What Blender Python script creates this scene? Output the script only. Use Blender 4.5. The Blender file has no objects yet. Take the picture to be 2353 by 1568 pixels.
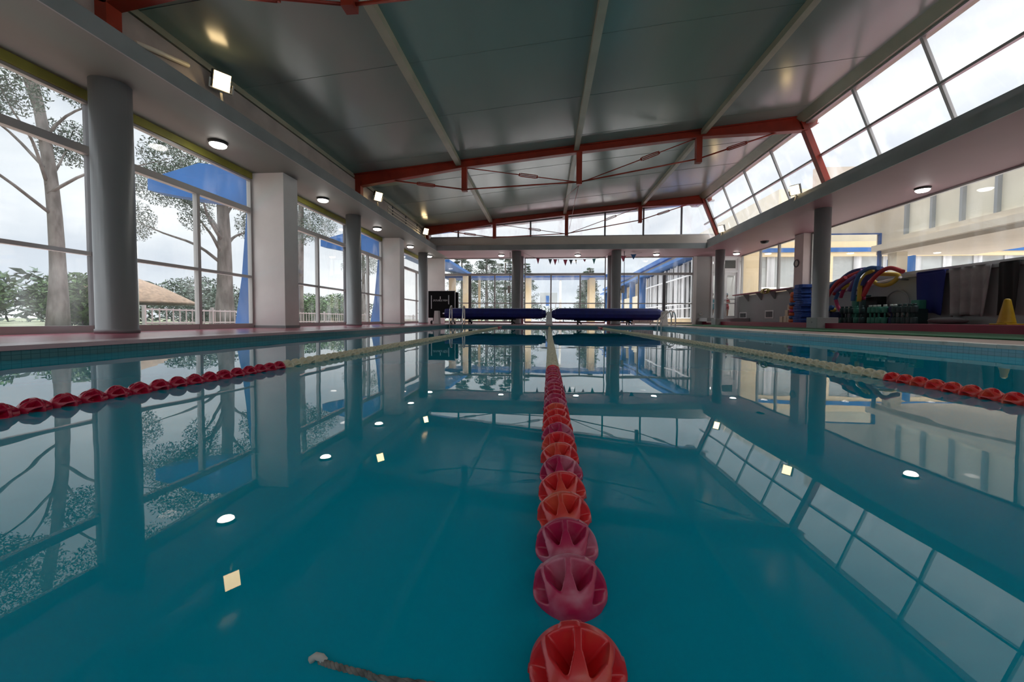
import bpy, math, random
from mathutils import Vector, Matrix, Euler
PI=math.pi; R=random.Random(7)
S=bpy.context.scene; COL=S.collection
IW,IH=2353,1568
# ------------------------------------------------------------------ camera
CF,YAW,PIT,ROL,CY,ZC=917.,.0835,.0361,.0053,-16.9,.2
_r0=Vector((math.cos(YAW),math.sin(YAW),0)); _f0=Vector((-math.sin(YAW),math.cos(YAW),0)); _z=Vector((0,0,1))
_fw=_f0*math.cos(PIT)-_z*math.sin(PIT); _u0=_f0*math.sin(PIT)+_z*math.cos(PIT)
_rt=_r0*math.cos(ROL)+_u0*math.sin(ROL); _up=_u0*math.cos(ROL)-_r0*math.sin(ROL)
cd=bpy.data.cameras.new('camera'); cam=bpy.data.objects.new('camera',cd); COL.objects.link(cam)
m=Matrix.Identity(4)
for i in range(3): m[i][0]=_rt[i]; m[i][1]=_up[i]; m[i][2]=-_fw[i]
m[2][3]=ZC; cam.matrix_world=m
cd.sensor_width=36; cd.sensor_fit='HORIZONTAL'; cd.lens=CF/IW*36; cd.shift_y=CY/IW; cd.clip_start=.01; cd.clip_end=900
S.camera=cam
def at(x,y,ax,val):
    "world point on the plane ax=val seen at a photo pixel"
    d=_fw*CF+_rt*(x-IW/2)-_up*(y-IH/2-CY); i='XYZ'.index(ax); o=Vector((0,0,ZC))
    return o+d*((val-o[i])/d[i])
# ------------------------------------------------------------------ materials
def nodes(name):
    m=bpy.data.materials.new(name); m.use_nodes=True; t=m.node_tree; t.nodes.clear()
    o=t.nodes.new('ShaderNodeOutputMaterial'); return m,t,o
def mat(name,c,rough=.6,spec=.5,metal=0,var=0,vs=3.,bump=0,bs=40.,c2=None,emit=0,stretch=(1,1,1),coat=0,lo=.35,hi=.65):
    m,t,o=nodes(name); b=t.nodes.new('ShaderNodeBsdfPrincipled'); t.links.new(b.outputs[0],o.inputs[0])
    b.inputs['Base Color'].default_value=(*c,1); b.inputs['Roughness'].default_value=rough
    b.inputs['Specular IOR Level'].default_value=spec; b.inputs['Metallic'].default_value=metal; b.inputs['Coat Weight'].default_value=coat
    if emit: b.inputs['Emission Color'].default_value=(*c,1); b.inputs['Emission Strength'].default_value=emit
    def noise(sc):
        g=t.nodes.new('ShaderNodeTexCoord'); mp=t.nodes.new('ShaderNodeMapping'); mp.inputs['Scale'].default_value=stretch
        n=t.nodes.new('ShaderNodeTexNoise'); n.inputs['Scale'].default_value=sc; n.inputs['Detail'].default_value=5
        t.links.new(g.outputs['Object'],mp.inputs[0]); t.links.new(mp.outputs[0],n.inputs['Vector']); return n
    if var or c2:
        n=noise(vs); r=t.nodes.new('ShaderNodeValToRGB'); e=r.color_ramp.elements
        e[0].position=lo; e[1].position=hi
        if c2: e[0].color=(*c,1); e[1].color=(*c2,1)
        else:
            e[0].color=(*[v*(1-var) for v in c],1); e[1].color=(*[min(1,v*(1+var)) for v in c],1)
        t.links.new(n.outputs['Fac'],r.inputs[0]); t.links.new(r.outputs[0],b.inputs['Base Color'])
    if bump:
        n=noise(bs); bp=t.nodes.new('ShaderNodeBump'); bp.inputs['Strength'].default_value=bump; bp.inputs['Distance'].default_value=.02
        t.links.new(n.outputs['Fac'],bp.inputs['Height']); t.links.new(bp.outputs[0],b.inputs['Normal'])
    return m
def tile_mat(name,c1,c2,grout,size,rough=.2,mode='XZ'):
    m,t,o=nodes(name); b=t.nodes.new('ShaderNodeBsdfPrincipled'); t.links.new(b.outputs[0],o.inputs[0]); b.inputs['Roughness'].default_value=rough
    g=t.nodes.new('ShaderNodeTexCoord'); sx=t.nodes.new('ShaderNodeSeparateXYZ'); t.links.new(g.outputs['Object'],sx.inputs[0])
    ad=t.nodes.new('ShaderNodeMath'); ad.operation='ADD'; cb=t.nodes.new('ShaderNodeCombineXYZ')
    if mode=='XY': t.links.new(sx.outputs[0],cb.inputs[0]); t.links.new(sx.outputs[1],cb.inputs[1])
    else:
        t.links.new(sx.outputs[0],ad.inputs[0]); t.links.new(sx.outputs[1],ad.inputs[1]); t.links.new(ad.outputs[0],cb.inputs[0]); t.links.new(sx.outputs[2],cb.inputs[1])
    k=t.nodes.new('ShaderNodeTexBrick'); k.offset=0; k.inputs['Scale'].default_value=1; k.inputs['Brick Width'].default_value=size; k.inputs['Row Height'].default_value=size
    k.inputs['Mortar Size'].default_value=size*.04; k.inputs['Color1'].default_value=(*c1,1); k.inputs['Color2'].default_value=(*c2,1); k.inputs['Mortar'].default_value=(*grout,1)
    t.links.new(cb.outputs[0],k.inputs['Vector']); t.links.new(k.outputs['Color'],b.inputs['Base Color']); return m
def glass_mat(name,tint=(.95,.97,.97),haze=.015,streak=.07,hs=2.5):
    m,t,o=nodes(name); tr=t.nodes.new('ShaderNodeBsdfTransparent'); tr.inputs[0].default_value=(*tint,1)
    gl=t.nodes.new('ShaderNodeBsdfGlossy'); gl.inputs['Roughness'].default_value=.02
    fr=t.nodes.new('ShaderNodeFresnel'); ge=t.nodes.new('ShaderNodeNewGeometry'); mr=t.nodes.new('ShaderNodeMapRange')
    mr.inputs[3].default_value=1.35; mr.inputs[4].default_value=1/1.35; t.links.new(ge.outputs['Backfacing'],mr.inputs[0]); t.links.new(mr.outputs[0],fr.inputs[0])
    df=t.nodes.new('ShaderNodeBsdfTranslucent'); df.inputs[0].default_value=(.85,.87,.88,1)
    g=t.nodes.new('ShaderNodeTexCoord'); mp=t.nodes.new('ShaderNodeMapping'); mp.inputs['Scale'].default_value=(1,1,.35)
    n=t.nodes.new('ShaderNodeTexNoise'); n.inputs['Scale'].default_value=hs; n.inputs['Detail'].default_value=8
    r=t.nodes.new('ShaderNodeMapRange'); r.inputs[1].default_value=.5; r.inputs[2].default_value=.75; r.inputs[3].default_value=haze; r.inputs[4].default_value=haze+streak
    t.links.new(g.outputs['Object'],mp.inputs[0]); t.links.new(mp.outputs[0],n.inputs['Vector']); t.links.new(n.outputs['Fac'],r.inputs[0])
    a=t.nodes.new('ShaderNodeMixShader'); b=t.nodes.new('ShaderNodeMixShader')
    t.links.new(r.outputs[0],a.inputs[0]); t.links.new(tr.outputs[0],a.inputs[1]); t.links.new(df.outputs[0],a.inputs[2])
    t.links.new(fr.outputs[0],b.inputs[0]); t.links.new(a.outputs[0],b.inputs[1]); t.links.new(gl.outputs[0],b.inputs[2])
    t.links.new(b.outputs[0],o.inputs[0]); return m
def water_mat(name):
    m,t,o=nodes(name); tr=t.nodes.new('ShaderNodeBsdfTransparent'); tr.inputs[0].default_value=(.08,.62,.74,1)
    df=t.nodes.new('ShaderNodeBsdfDiffuse'); df.inputs[0].default_value=(.0,.53,.73,1)
    gl=t.nodes.new('ShaderNodeBsdfGlossy'); gl.inputs['Roughness'].default_value=.0
    fr=t.nodes.new('ShaderNodeFresnel'); fr.inputs[0].default_value=1.36
    g=t.nodes.new('ShaderNodeTexCoord'); mp=t.nodes.new('ShaderNodeMapping'); mp.inputs['Scale'].default_value=(1,.6,1)
    n=t.nodes.new('ShaderNodeTexNoise'); n.inputs['Scale'].default_value=2.2; n.inputs['Detail'].default_value=2
    bp=t.nodes.new('ShaderNodeBump'); bp.inputs['Strength'].default_value=.05; bp.inputs['Distance'].default_value=.03
    t.links.new(g.outputs['Object'],mp.inputs[0]); t.links.new(mp.outputs[0],n.inputs['Vector']); t.links.new(n.outputs['Fac'],bp.inputs['Height'])
    t.links.new(bp.outputs[0],gl.inputs['Normal']); t.links.new(bp.outputs[0],fr.inputs['Normal'])
    a=t.nodes.new('ShaderNodeMixShader'); a.inputs[0].default_value=.78; b=t.nodes.new('ShaderNodeMixShader')
    t.links.new(tr.outputs[0],a.inputs[1]); t.links.new(df.outputs[0],a.inputs[2])
    t.links.new(fr.outputs[0],b.inputs[0]); t.links.new(a.outputs[0],b.inputs[1]); t.links.new(gl.outputs[0],b.inputs[2]); t.links.new(b.outputs[0],o.inputs[0]); return m
M={}
def D(k,*a,**kw): M[k]=mat(k,*a,**kw)
D('white',(.74,.72,.70),.7,var=.05,vs=1.5); D('wall_grey',(.38,.40,.40),.7,var=.05,vs=1.2); D('pier_pink',(.62,.50,.48),.7,var=.04); D('wall_pale',(.46,.45,.44),.7,var=.05,vs=1.2); D('wall_beige',(.6,.56,.5),.75,var=.06,vs=1.3)
D('soffit_grey',(.17,.175,.155),.55,var=.04,vs=.8); D('soffit_bounce',(.29,.145,.165),.55,var=.05,vs=.7)  # pink version has the red floor's bounce painted into its colour
D('fascia',(.25,.27,.27),.5,var=.1,vs=2); D('column',(.25,.26,.265),.45,var=.05,vs=1.5)
D('roof',(.25,.31,.265),.2,.75,var=.1,vs=.35,stretch=(1,.25,1),bump=.035,bs=3.)
D('purlin',(.38,.36,.26),.4,var=.1,vs=2); D('red_steel',(.30,.028,.010),.42,var=.18,vs=2.5); D('alu',(.42,.41,.40),.35,.5,.35); D('alu_dark',(.12,.12,.13),.4,.5,.2)
D('olive',(.30,.28,.05),.6,var=.15); D('deck_red',(.30,.055,.085),.22,.6,var=.25,vs=1.1,bump=.05,bs=30); D('deck_brown',(.30,.21,.18),.35,var=.2,vs=2.5)
D('deck_pink',(.62,.40,.42),.25,.6,var=.2,vs=1.2)
D('mat_green',(.02,.11,.045),.8,var=.25,vs=60,bump=.4,bs=200); D('platform',(.27,.014,.045),.4,var=.15,vs=1.5)
D('coping',(.62,.58,.54),.4,c2=(.36,.27,.21),vs=7,lo=.55,hi=.75); D('steel',(.72,.70,.68),.16,metal=1); D('black',(.005,.005,.006),.6,.2); D('rubber',(.02,.02,.02),.7)
D('cover_blue',(.006,.014,.15),.5,var=.2,vs=6,bump=.1,bs=18); D('cover_edge',(.45,.5,.62),.5); D('lettering',(.85,.85,.85),.5)
D('lamp_shell',(.75,.75,.73),.4); D('lamp_dark',(.04,.04,.04),.5); D('lamp_glow',(1,.97,.92),.4,emit=9.); D('flood_glow',(1,.72,.36),.4,emit=7.); D('fill_glow',(1,.98,.95),.4,emit=1.2); D('lamp_off',(.03,.03,.03),.3)
D('duct',(.42,.36,.33),.5,var=.15,vs=2); D('tube',(.75,.68,.55),.4)
D('blue_paint',(.010,.10,.32),.5,var=.12,vs=2); D('blue_dark',(.010,.055,.20),.5,var=.15,vs=2); D('cream',(.68,.52,.31),.8,var=.06,vs=1); D('cream2',(.62,.54,.40),.8,var=.06,vs=1); D('beige_b2',(.50,.43,.34),.8,var=.05,vs=1)
D('pvc',(.85,.85,.85),.4); D('curtain',(.52,.51,.51),.8,var=.3,vs=5,stretch=(1,1,.02)); D('dark_glass',(.10,.11,.11),.1,.6); D('frost',(.36,.37,.36),.3,var=.12,vs=1.2); D('frost_pale',(.62,.57,.46),.3,var=.06,vs=1)
D('grass',(.07,.10,.04),.9,c2=(.17,.16,.11),vs=1.5); D('paving',(.50,.45,.42),.8,var=.2,vs=2); D('path_red',(.48,.20,.18),.8,var=.2,vs=2); D('sea',(.62,.68,.74),.5); D('hedge',(.05,.09,.03),.8,c2=(.15,.19,.08),vs=6)
D('leaf_pine',(.035,.06,.032),.8,var=.5,vs=4); D('leaf_bush',(.06,.11,.03),.8,var=.5,vs=3); D('leaf_far',(.06,.085,.06),.9,var=.4,vs=3); D('bark',(.075,.06,.05),.9,c2=(.19,.165,.15),vs=6,stretch=(1,1,.3),bump=.5,bs=20); D('thatch',(.17,.11,.07),.9,var=.25,vs=9)
D('wood_pale',(.70,.60,.44),.6,var=.12,vs=8); D('skin_a',(.30,.14,.085),.5); D('skin_b',(.16,.08,.055),.5); D('swim_red',(.42,.03,.04),.6); D('swim_blue',(.08,.36,.46),.6); D('cap',(.20,.25,.30),.35); D('hair',(.015,.012,.012),.5)
D('dumb_green',(.03,.20,.14),.6); D('dumb_dark',(.015,.045,.045),.6); D('dumb_navy',(.012,.02,.07),.6); D('pale_knob',(.55,.62,.58),.5)
D('cloth_blue',(.008,.018,.16),.8,bump=.2,bs=9); D('cloth_grey',(.30,.29,.29),.85,var=.15,vs=4); D('bundle_shade',(.12,.12,.12),.85); D('cloth_dark',(.02,.02,.02),.85); D('cone_yellow',(.45,.29,.008),.4,var=.1,vs=6)
D('kick',(.008,.055,.28),.6,var=.25,vs=9); D('orange',(.62,.12,.03),.5); D('magenta',(.45,.03,.16),.5); D('ring_blue',(.02,.10,.30),.5)
for k,c in dict(red=(.48,.05,.06),blue=(.05,.14,.34),yellow=(.52,.36,.05),purple=(.17,.09,.26),navy=(.05,.06,.20),magenta=(.36,.03,.10)).items(): D('noodle_'+k,c,.75)
D('flag_pink',(.55,.10,.17),.7); D('flag_grey',(.10,.16,.18),.7); D('flag_teal',(.10,.42,.40),.7); D('flag_brown',(.25,.17,.07),.7); D('flag_blue',(.03,.14,.38),.7)
D('hose',(.32,.26,.05),.6); D('cable',(.55,.5,.45),.5); D('cord_dark',(.10,.105,.10),.9,c2=(.28,.27,.25),vs=90); D('cord_white',(.62,.62,.58),.9); D('radiator',(.70,.58,.56),.4)
# float plastics: sun-bleached film in patches
D('float_maroon',(.52,.018,.095),.30,.5,c2=(.74,.34,.44),vs=20,lo=.52,hi=.80,coat=.15); D('float_red',(.76,.028,.036),.28,.5,c2=(.82,.17,.08),vs=18,lo=.5,hi=.78,coat=.2); D('float_crimson',(.50,.010,.050),.28,.5,var=.1,vs=20,coat=.25)
D('float_cream',(.74,.68,.50),.42,var=.06,vs=25); D('float_far_cream',(.70,.66,.48),.5)
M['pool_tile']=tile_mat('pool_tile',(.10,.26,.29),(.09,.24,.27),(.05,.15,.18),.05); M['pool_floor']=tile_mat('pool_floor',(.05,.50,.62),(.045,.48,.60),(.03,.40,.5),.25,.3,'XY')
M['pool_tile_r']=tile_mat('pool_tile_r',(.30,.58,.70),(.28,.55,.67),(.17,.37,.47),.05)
M['glass']=glass_mat('glass'); M['glass_dirty']=glass_mat('glass_dirty',haze=.012,streak=.13,hs=3.5); M['glass_top']=glass_mat('glass_top',haze=.06,streak=.22,hs=3); M['water']=water_mat('water')
# ------------------------------------------------------------------ mesh builder
JIT=random.Random(3)
class MB:
    def __init__(s): s.v=[]; s.f=[]; s.sm=[]
    def add(s,vs,fs,smooth=False):
        b=len(s.v); s.v+=[tuple(v) for v in vs]; s.f+=[tuple(b+i for i in f) for f in fs]; s.sm+=[smooth]*len(fs); return s
    def box(s,x0,x1,y0,y1,z0,z1):
        j=JIT.uniform(0,.0008); x0-=j;x1+=j;y0-=j;y1+=j;z0-=j*.5;z1+=j*.5   # keeps the faces of joined boxes from coinciding
        return s.add([(x0,y0,z0),(x1,y0,z0),(x1,y1,z0),(x0,y1,z0),(x0,y0,z1),(x1,y0,z1),(x1,y1,z1),(x0,y1,z1)],[(0,3,2,1),(4,5,6,7),(0,1,5,4),(1,2,6,5),(2,3,7,6),(3,0,4,7)])
    def beam(s,p,q,w,h=None,up=(0,0,1)):
        p=Vector(p);q=Vector(q);h=h or w;d=(q-p).normalized();u=Vector(up)
        if abs(d.dot(u))>.98: u=Vector((0,1,0))
        a=d.cross(u).normalized()*w/2;b=a.cross(d).normalized()*h/2
        return s.add([p-a-b,p+a-b,p+a+b,p-a+b,q-a-b,q+a-b,q+a+b,q-a+b],[(0,3,2,1),(4,5,6,7),(0,1,5,4),(1,2,6,5),(2,3,7,6),(3,0,4,7)])
    def tube(s,pts,r,n=10,cap=True,rs=None):
        pts=[Vector(p) for p in pts]; N=len(pts); vs=[]; prev=None
        for i,p in enumerate(pts):
            d=(pts[min(i+1,N-1)]-pts[max(i-1,0)]).normalized()
            if prev is None:
                u=Vector((0,0,1)) if abs(d.z)<.9 else Vector((0,1,0)); a=d.cross(u).normalized()
            else: a=(prev-d*prev.dot(d)).normalized()
            prev=a; b=d.cross(a); rr=rs[i] if rs else r
            vs+=[p+(a*math.cos(2*PI*k/n)+b*math.sin(2*PI*k/n))*rr for k in range(n)]
        fs=[(i*n+k,i*n+(k+1)%n,(i+1)*n+(k+1)%n,(i+1)*n+k) for i in range(N-1) for k in range(n)]
        s.add(vs,fs,True)
        if cap: b=len(s.v)-N*n; s.f+=[tuple(b+k for k in range(n))[::-1],tuple(b+(N-1)*n+k for k in range(n))]; s.sm+=[False,False]
        return s
    def lathe(s,c,prof,n=24,axis='Z',smooth=True):
        c=Vector(c); vs=[]
        for r,h in prof:
            for k in range(n):
                a=2*PI*k/n; x,y=r*math.cos(a),r*math.sin(a)
                vs.append(c+Vector((x,y,h) if axis=='Z' else ((x,h,y) if axis=='Y' else (h,x,y))))
        N=len(prof); fs=[(i*n+k,i*n+(k+1)%n,(i+1)*n+(k+1)%n,(i+1)*n+k) for i in range(N-1) for k in range(n)]
        s.add(vs,fs,smooth); b=len(s.v)-N*n
        s.f+=[tuple(b+k for k in range(n))[::-1],tuple(b+(N-1)*n+k for k in range(n))]; s.sm+=[False,False]; return s
    def prism(s,poly,axis,a0,a1):
        "extrude a polygon of the other two coordinates along axis"
        n=len(poly)
        def P(p,a): return (a,p[0],p[1]) if axis=='X' else ((p[0],a,p[1]) if axis=='Y' else (p[0],p[1],a))
        return s.add([P(p,a0) for p in poly]+[P(p,a1) for p in poly],[tuple(range(n))[::-1],tuple(range(n,2*n))]+[(k,(k+1)%n,n+(k+1)%n,n+k) for k in range(n)])
    def ball(s,c,r,n=12,m=8,sc=(1,1,1)):
        c=Vector(c); prof=[(max(1e-4,math.sin(PI*i/m)),-math.cos(PI*i/m)) for i in range(m+1)]
        k=MB().lathe((0,0,0),[(a*r,b*r) for a,b in prof],n); return s.add([c+Vector((v[0]*sc[0],v[1]*sc[1],v[2]*sc[2])) for v in k.v],k.f,True)
    def torus(s,c,R_,r,axis='Z',n=28,m=8,a0=0,a1=2*PI):
        c=Vector(c); full=abs(a1-a0-2*PI)<1e-6; pts=[]
        for i in range(n+(0 if full else 1)):
            a=a0+(a1-a0)*i/n; x,y=R_*math.cos(a),R_*math.sin(a); pts.append(c+Vector((x,y,0) if axis=='Z' else ((x,0,y) if axis=='Y' else (0,x,y))))
        if not full: return s.tube(pts,r,m)
        ax=Vector((0,0,1) if axis=='Z' else ((0,1,0) if axis=='Y' else (1,0,0))); vs=[]
        for p in pts:
            o=(p-c).normalized(); vs+=[p+(o*math.cos(2*PI*k/m)+ax*math.sin(2*PI*k/m))*r for k in range(m)]
        return s.add(vs,[(i*m+k,i*m+(k+1)%m,((i+1)%n)*m+(k+1)%m,((i+1)%n)*m+k) for i in range(n) for k in range(m)],True)
    def mesh(s,name,mt,org=(0,0,0)):
        me=bpy.data.meshes.new(name); o=Vector(org); me.from_pydata([Vector(v)-o for v in s.v],[],s.f)
        me.polygons.foreach_set('use_smooth',s.sm); me.validate(); me.materials.append(M[mt] if isinstance(mt,str) else mt); me.update(); return me
ORG={}
def part(name,mb,mt,parent=None,label=None,bevel=0,kind=None):
    org=ORG[parent.name] if parent else Vector((0,0,0))
    o=bpy.data.objects.new(name,mb.mesh(name,mt,org)); COL.objects.link(o); ORG[o.name]=org
    if parent: o.parent=parent
    if label: o['label']=label
    if kind: o['kind']=kind
    if bevel:
        b=o.modifiers.new('bevel','BEVEL'); b.width=bevel; b.segments=2; b.limit_method='ANGLE'
    return o
def tag(o,label,cat,group=None,kind=None):
    o['label']=label; o['category']=cat
    if group: o['group']=group
    if kind: o['kind']=kind
    return o
def thing(name,label,cat,loc=(0,0,0),group=None,kind=None):
    o=bpy.data.objects.new(name,None); COL.objects.link(o); o.location=loc; o.empty_display_size=.1; ORG[o.name]=Vector(loc)
    return tag(o,label,cat,group,kind)
def solo(name,mb,mt,label,cat,group=None,bevel=0,kind=None):
    "a thing that is one mesh, with its origin at its own base"
    c=Vector((sum(v[0] for v in mb.v)/len(mb.v),sum(v[1] for v in mb.v)/len(mb.v),min(v[2] for v in mb.v)))
    o=bpy.data.objects.new(name,mb.mesh(name,mt,c)); COL.objects.link(o); o.location=c; ORG[o.name]=c
    if bevel:
        b=o.modifiers.new('bevel','BEVEL'); b.width=bevel; b.segments=2; b.limit_method='ANGLE'
    return tag(o,label,cat,group,kind)
def struct(name,mb,mt,parent=None):
    o=part(name,mb,mt,parent)
    if not parent: o['kind']='structure'
    return o
def sroot(name):
    o=bpy.data.objects.new(name,None); COL.objects.link(o); o['kind']='structure'; ORG[o.name]=Vector((0,0,0)); return o
def cr(p,n=6):
    "catmull-rom through points"
    p=[Vector(q) for q in p]; out=[]; P=[p[0]*2-p[1]]+p+[p[-1]*2-p[-2]]
    for i in range(1,len(P)-2):
        a,b,c,d=P[i-1:i+3]
        for k in range(n):
            t=k/n; out.append(.5*((2*b)+(c-a)*t+(2*a-5*b+4*c-d)*t*t+(3*b-a-3*c+d)*t**3))
    return out+[p[-1]]
# ------------------------------------------------------------------ key dimensions
XL,XR,YF,YN=-3.45,3.72,14.0,-1.6; WZ=-.08; SOF=3.08; ST=3.26
LX,RX=-4.62,6.37; YB=16.6; GX=-5.9; BY=18.8; WX=8.65
def roofz(x): return 3.90+.0985*(x+4.8)
# ------------------------------------------------------------------ setting: floor, pool, water
b=MB(); b.box(-6.0,XL-.02,-4,BY+.2,-.3,0); b.box(XL-.02,XR+.02,YF+.02,BY+.2,-.3,0); b.box(XL-.02,XR+.02,-4,YN-.02,-.3,0); struct('floor',b,'deck_red')
struct('floor',MB().box(XR+.02,WX,-4,BY+.2,-.3,0),'deck_brown')
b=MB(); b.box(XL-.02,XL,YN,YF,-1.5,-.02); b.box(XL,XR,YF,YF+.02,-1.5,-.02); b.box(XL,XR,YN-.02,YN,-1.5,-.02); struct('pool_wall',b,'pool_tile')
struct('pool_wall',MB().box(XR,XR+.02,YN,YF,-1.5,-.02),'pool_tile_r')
struct('pool_floor',MB().box(XL,XR,YN,YF,-1.55,-1.5),'pool_floor')
b=MB(); b.box(XL-.30,XL+.015,YN,YF,-.02,.012); b.box(XL-.30,XR+.30,YF-.015,YF+.30,-.02,.012); struct('trim_1',b,'deck_pink')
b=MB()
for i in range(60):
    y0=YN+(YF-YN)*i/60; b.box(XR-.015-R.uniform(0,.006),XR+.16,y0+.002,y0+(YF-YN)/60-.002,-.02,.012+R.uniform(-.003,.004))
struct('trim_2',b,'coping')
b=MB(); b.add([(XL,YN,WZ),(XR,YN,WZ),(XR,YF,WZ),(XL,YF,WZ)],[(0,1,2,3)]); struct('water',b,'water')
solo('floor_mat',MB().box(5.0,6.95,-1,17.4,.001,.016),'mat_green','long dark green mat laid along the pool side below the red platform','mat')
struct('platform',MB().box(7.1,WX,-4,BY,0,.145),'platform')
struct('step',MB().box(6.9,WX-.02,17.75,BY,.146,.30),'wall_grey'); struct('trim_3',MB().box(6.88,7.6,17.70,17.75,.10,.155),'white')
# soffit ring with fascia, roof
b=MB(); b.box(-6.05,LX,-4,BY+.2,SOF,ST); struct('soffit',b,'soffit_grey')
b=MB(); b.box(RX,WX+.15,-4,BY+.2,SOF,ST); b.box(LX,RX,YB,BY+.2,SOF,ST); struct('soffit',b,'soffit_bounce')
b=MB(); b.box(LX,LX+.02,-4,YB,SOF-.012,ST+.02); b.box(RX-.02,RX,-4,YB,SOF-.012,ST+.03); b.box(LX,RX,YB-.02,YB,SOF-.012,ST+.02); struct('trim_4',b,'fascia')
b=MB(); x0,x1=-5.15,6.28
b.add([(x0,-4,roofz(x0)),(x1,-4,roofz(x1)),(x1,17.3,roofz(x1)),(x0,17.3,roofz(x0)),(x0,-4,roofz(x0)+.2),(x1,-4,roofz(x1)+.2),(x1,17.3,roofz(x1)+.2),(x0,17.3,roofz(x0)+.2)],[(0,1,2,3),(4,7,6,5),(0,4,5,1),(1,5,6,2),(2,6,7,3),(3,7,4,0)])
struct('ceiling',b,'roof')
b=MB()
for k in range(1,13):
    y=-3.6+k*1.63; b.beam((x0+.2,y,roofz(x0+.2)-.003),(x1-.5,y,roofz(x1-.5)-.003),.010,.004)
struct('trim_5',b,'roof')
# left upstand under the roof edge, its rail and louvred duct
struct('wall_left',MB().box(-5.12,-5.0,-4,17.2,ST,3.90),'duct')
struct('trim_6',MB().box(-5.02,-4.90,-4,16.7,3.80,3.90),'purlin')
t=thing('ventilation_duct','long pinkish grey slatted duct on the ledge below the low roof edge','duct',(-4.9,9,ST))
part('casing',MB().box(-4.98,-4.86,-1,16.4,3.30,3.74),'duct',t)
for i,y in enumerate((12.4,13.6,14.8)): part('bracket',MB().beam((-4.85,y,3.30),(-4.85,y,3.76),.03),'alu_dark',t)
for i in range(4): part('slat',MB().box(-4.86,-4.835,12.0,16.2,3.34+i*.095,3.375+i*.095),'tube',t)
# walls
struct('wall_near',MB().box(-6,WX+.2,-4.2,-4,-.3,1.6).box(-6,WX+.2,-4.2,-4,SOF,ST+.3),'white')  # unseen near wall, solid part sized to cut low front light
b=MB(); b.box(GX,-4.85,BY,BY+.15,0,SOF); struct('wall_back',b,'white'); struct('trim_7',MB().box(-4.90,-4.80,BY-.06,BY,0,SOF),'white')
struct('wall_back',MB().box(6.70,7.45,BY,BY+.15,0,SOF),'wall_pale'); struct('trim_8',MB().box(6.64,6.78,BY-.08,BY,0,SOF),'white')
struct('wall_back',MB().box(-5.1,6.75,16.74,16.92,ST,3.62),'wall_beige')
struct('wall_right',MB().box(WX,WX+.15,-4,BY,0,1.28),'wall_grey'); struct('trim_9',MB().box(WX-.10,WX+.17,-4,14.0,1.24,1.30),'wall_grey')
struct('wall_right',MB().box(WX,WX+.15,13.95,14.42,1.30,SOF),'wall_beige'); struct('baseboard_right',MB().box(WX-.02,WX,-4,17.7,.146,.24),'wall_grey')
struct('wall_left',MB().box(GX-.06,GX,-4,-2,0,SOF),'white')
struct('trim_10',MB().box(GX-.05,GX+.06,-4,7.59,2.965,SOF).box(GX-.05,GX+.06,8.06,13.94,2.965,SOF).box(GX-.05,GX+.06,14.39,BY,2.965,SOF),'olive')
# ------------------------------------------------------------------ windows
NW=[0]
def window(axis,pos,a0,a1,z0,z1,vert,hor,glass='glass',fm='alu',dp=.07):
    NW[0]+=1; w=sroot('window_%d'%NW[0])
    def bx(mb,p,q,z,zz,d=dp):
        (mb.box(pos-d/2,pos+d/2,p,q,z,zz) if axis=='X' else mb.box(p,q,pos-d/2,pos+d/2,z,zz))
    b=MB(); e=.045
    bx(b,a0,a0+e,z0,z1,dp+.012); bx(b,a1-e,a1,z0,z1,dp+.012); bx(b,a0+.02,a1-.02,z0,z0+.09); bx(b,a0+.02,a1-.02,z1-.04,z1-.002)
    for z,h in hor: bx(b,a0+.015,a1-.015,z-h/2,z+h/2,dp+.022 if h>.07 else dp-.006)
    part('window_frame',b,fm,w)
    for a,wd,za,zb in vert:
        m=MB(); bx(m,a-wd/2,a+wd/2,za,zb,dp+.01); part('mullion',m,'alu_dark' if wd>.1 else fm,w)
    g=MB(); bx(g,a0+.02,a1-.02,z0+.02,z1-.02,.006); part('pane',g,glass,w); return w
H=[(2.335,.10),(1.02,.05)]
window('X',GX,-2,1.45,0,2.965,[(-.3,.06,0,2.3)],H)
window('X',GX,1.5,7.6,0,2.965,[(3.2,.06,0,2.3),(4.79,.11,0,2.96),(6.35,.06,0,2.3)],H)
window('X',GX,8.05,13.95,0,2.965,[(9.93,.07,0,2.3),(11.4,.12,0,2.96),(12.87,.07,0,2.3)],H,'glass_dirty')
window('X',GX,14.35,BY,0,2.965,[(16.2,.06,0,2.3),(17.9,.06,0,2.3)],H,'glass_dirty')
window('Y',-4.1,-5.9,-1.0,1.6,SOF,[(-3.5,.06,1.6,2.3)],[(2.335,.1)]); window('Y',-4.1,-1.0,3.8,1.6,SOF,[(1.4,.06,1.6,2.3)],[(2.335,.1)]); window('Y',-4.1,3.8,8.6,1.6,SOF,[(6.2,.06,1.6,2.3)],[(2.335,.1)])  # unseen glazing behind the camera, added for light from the front
w=sroot('window_%d'%(NW[0]+1)); NW[0]+=1
part('pane',MB().prism([(-5.0,ST+.3),(6.3,ST+.3),(6.3,roofz(6.3)),(-5.0,roofz(-5.0))],'Y',-4.10,-4.095),'glass_top',w)  # unseen near gable glass, added to let in more front light
HB=[(2.30,.11),(.955,.045)]
window('Y',BY,-4.85,-1.45,.02,SOF,[(-3.59,.13,.02,2.3),(-2.40,.06,.02,2.3)],HB,'glass_dirty')
window('Y',BY,-1.0,2.75,.02,SOF,[(.241,.06,.02,2.3),(1.589,.06,.02,2.3)],HB,'glass_dirty')
window('Y',BY,2.95,6.66,.02,SOF,[(4.24,.06,.02,2.3),(5.38,.13,.02,2.3)],HB,'glass_dirty')
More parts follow.
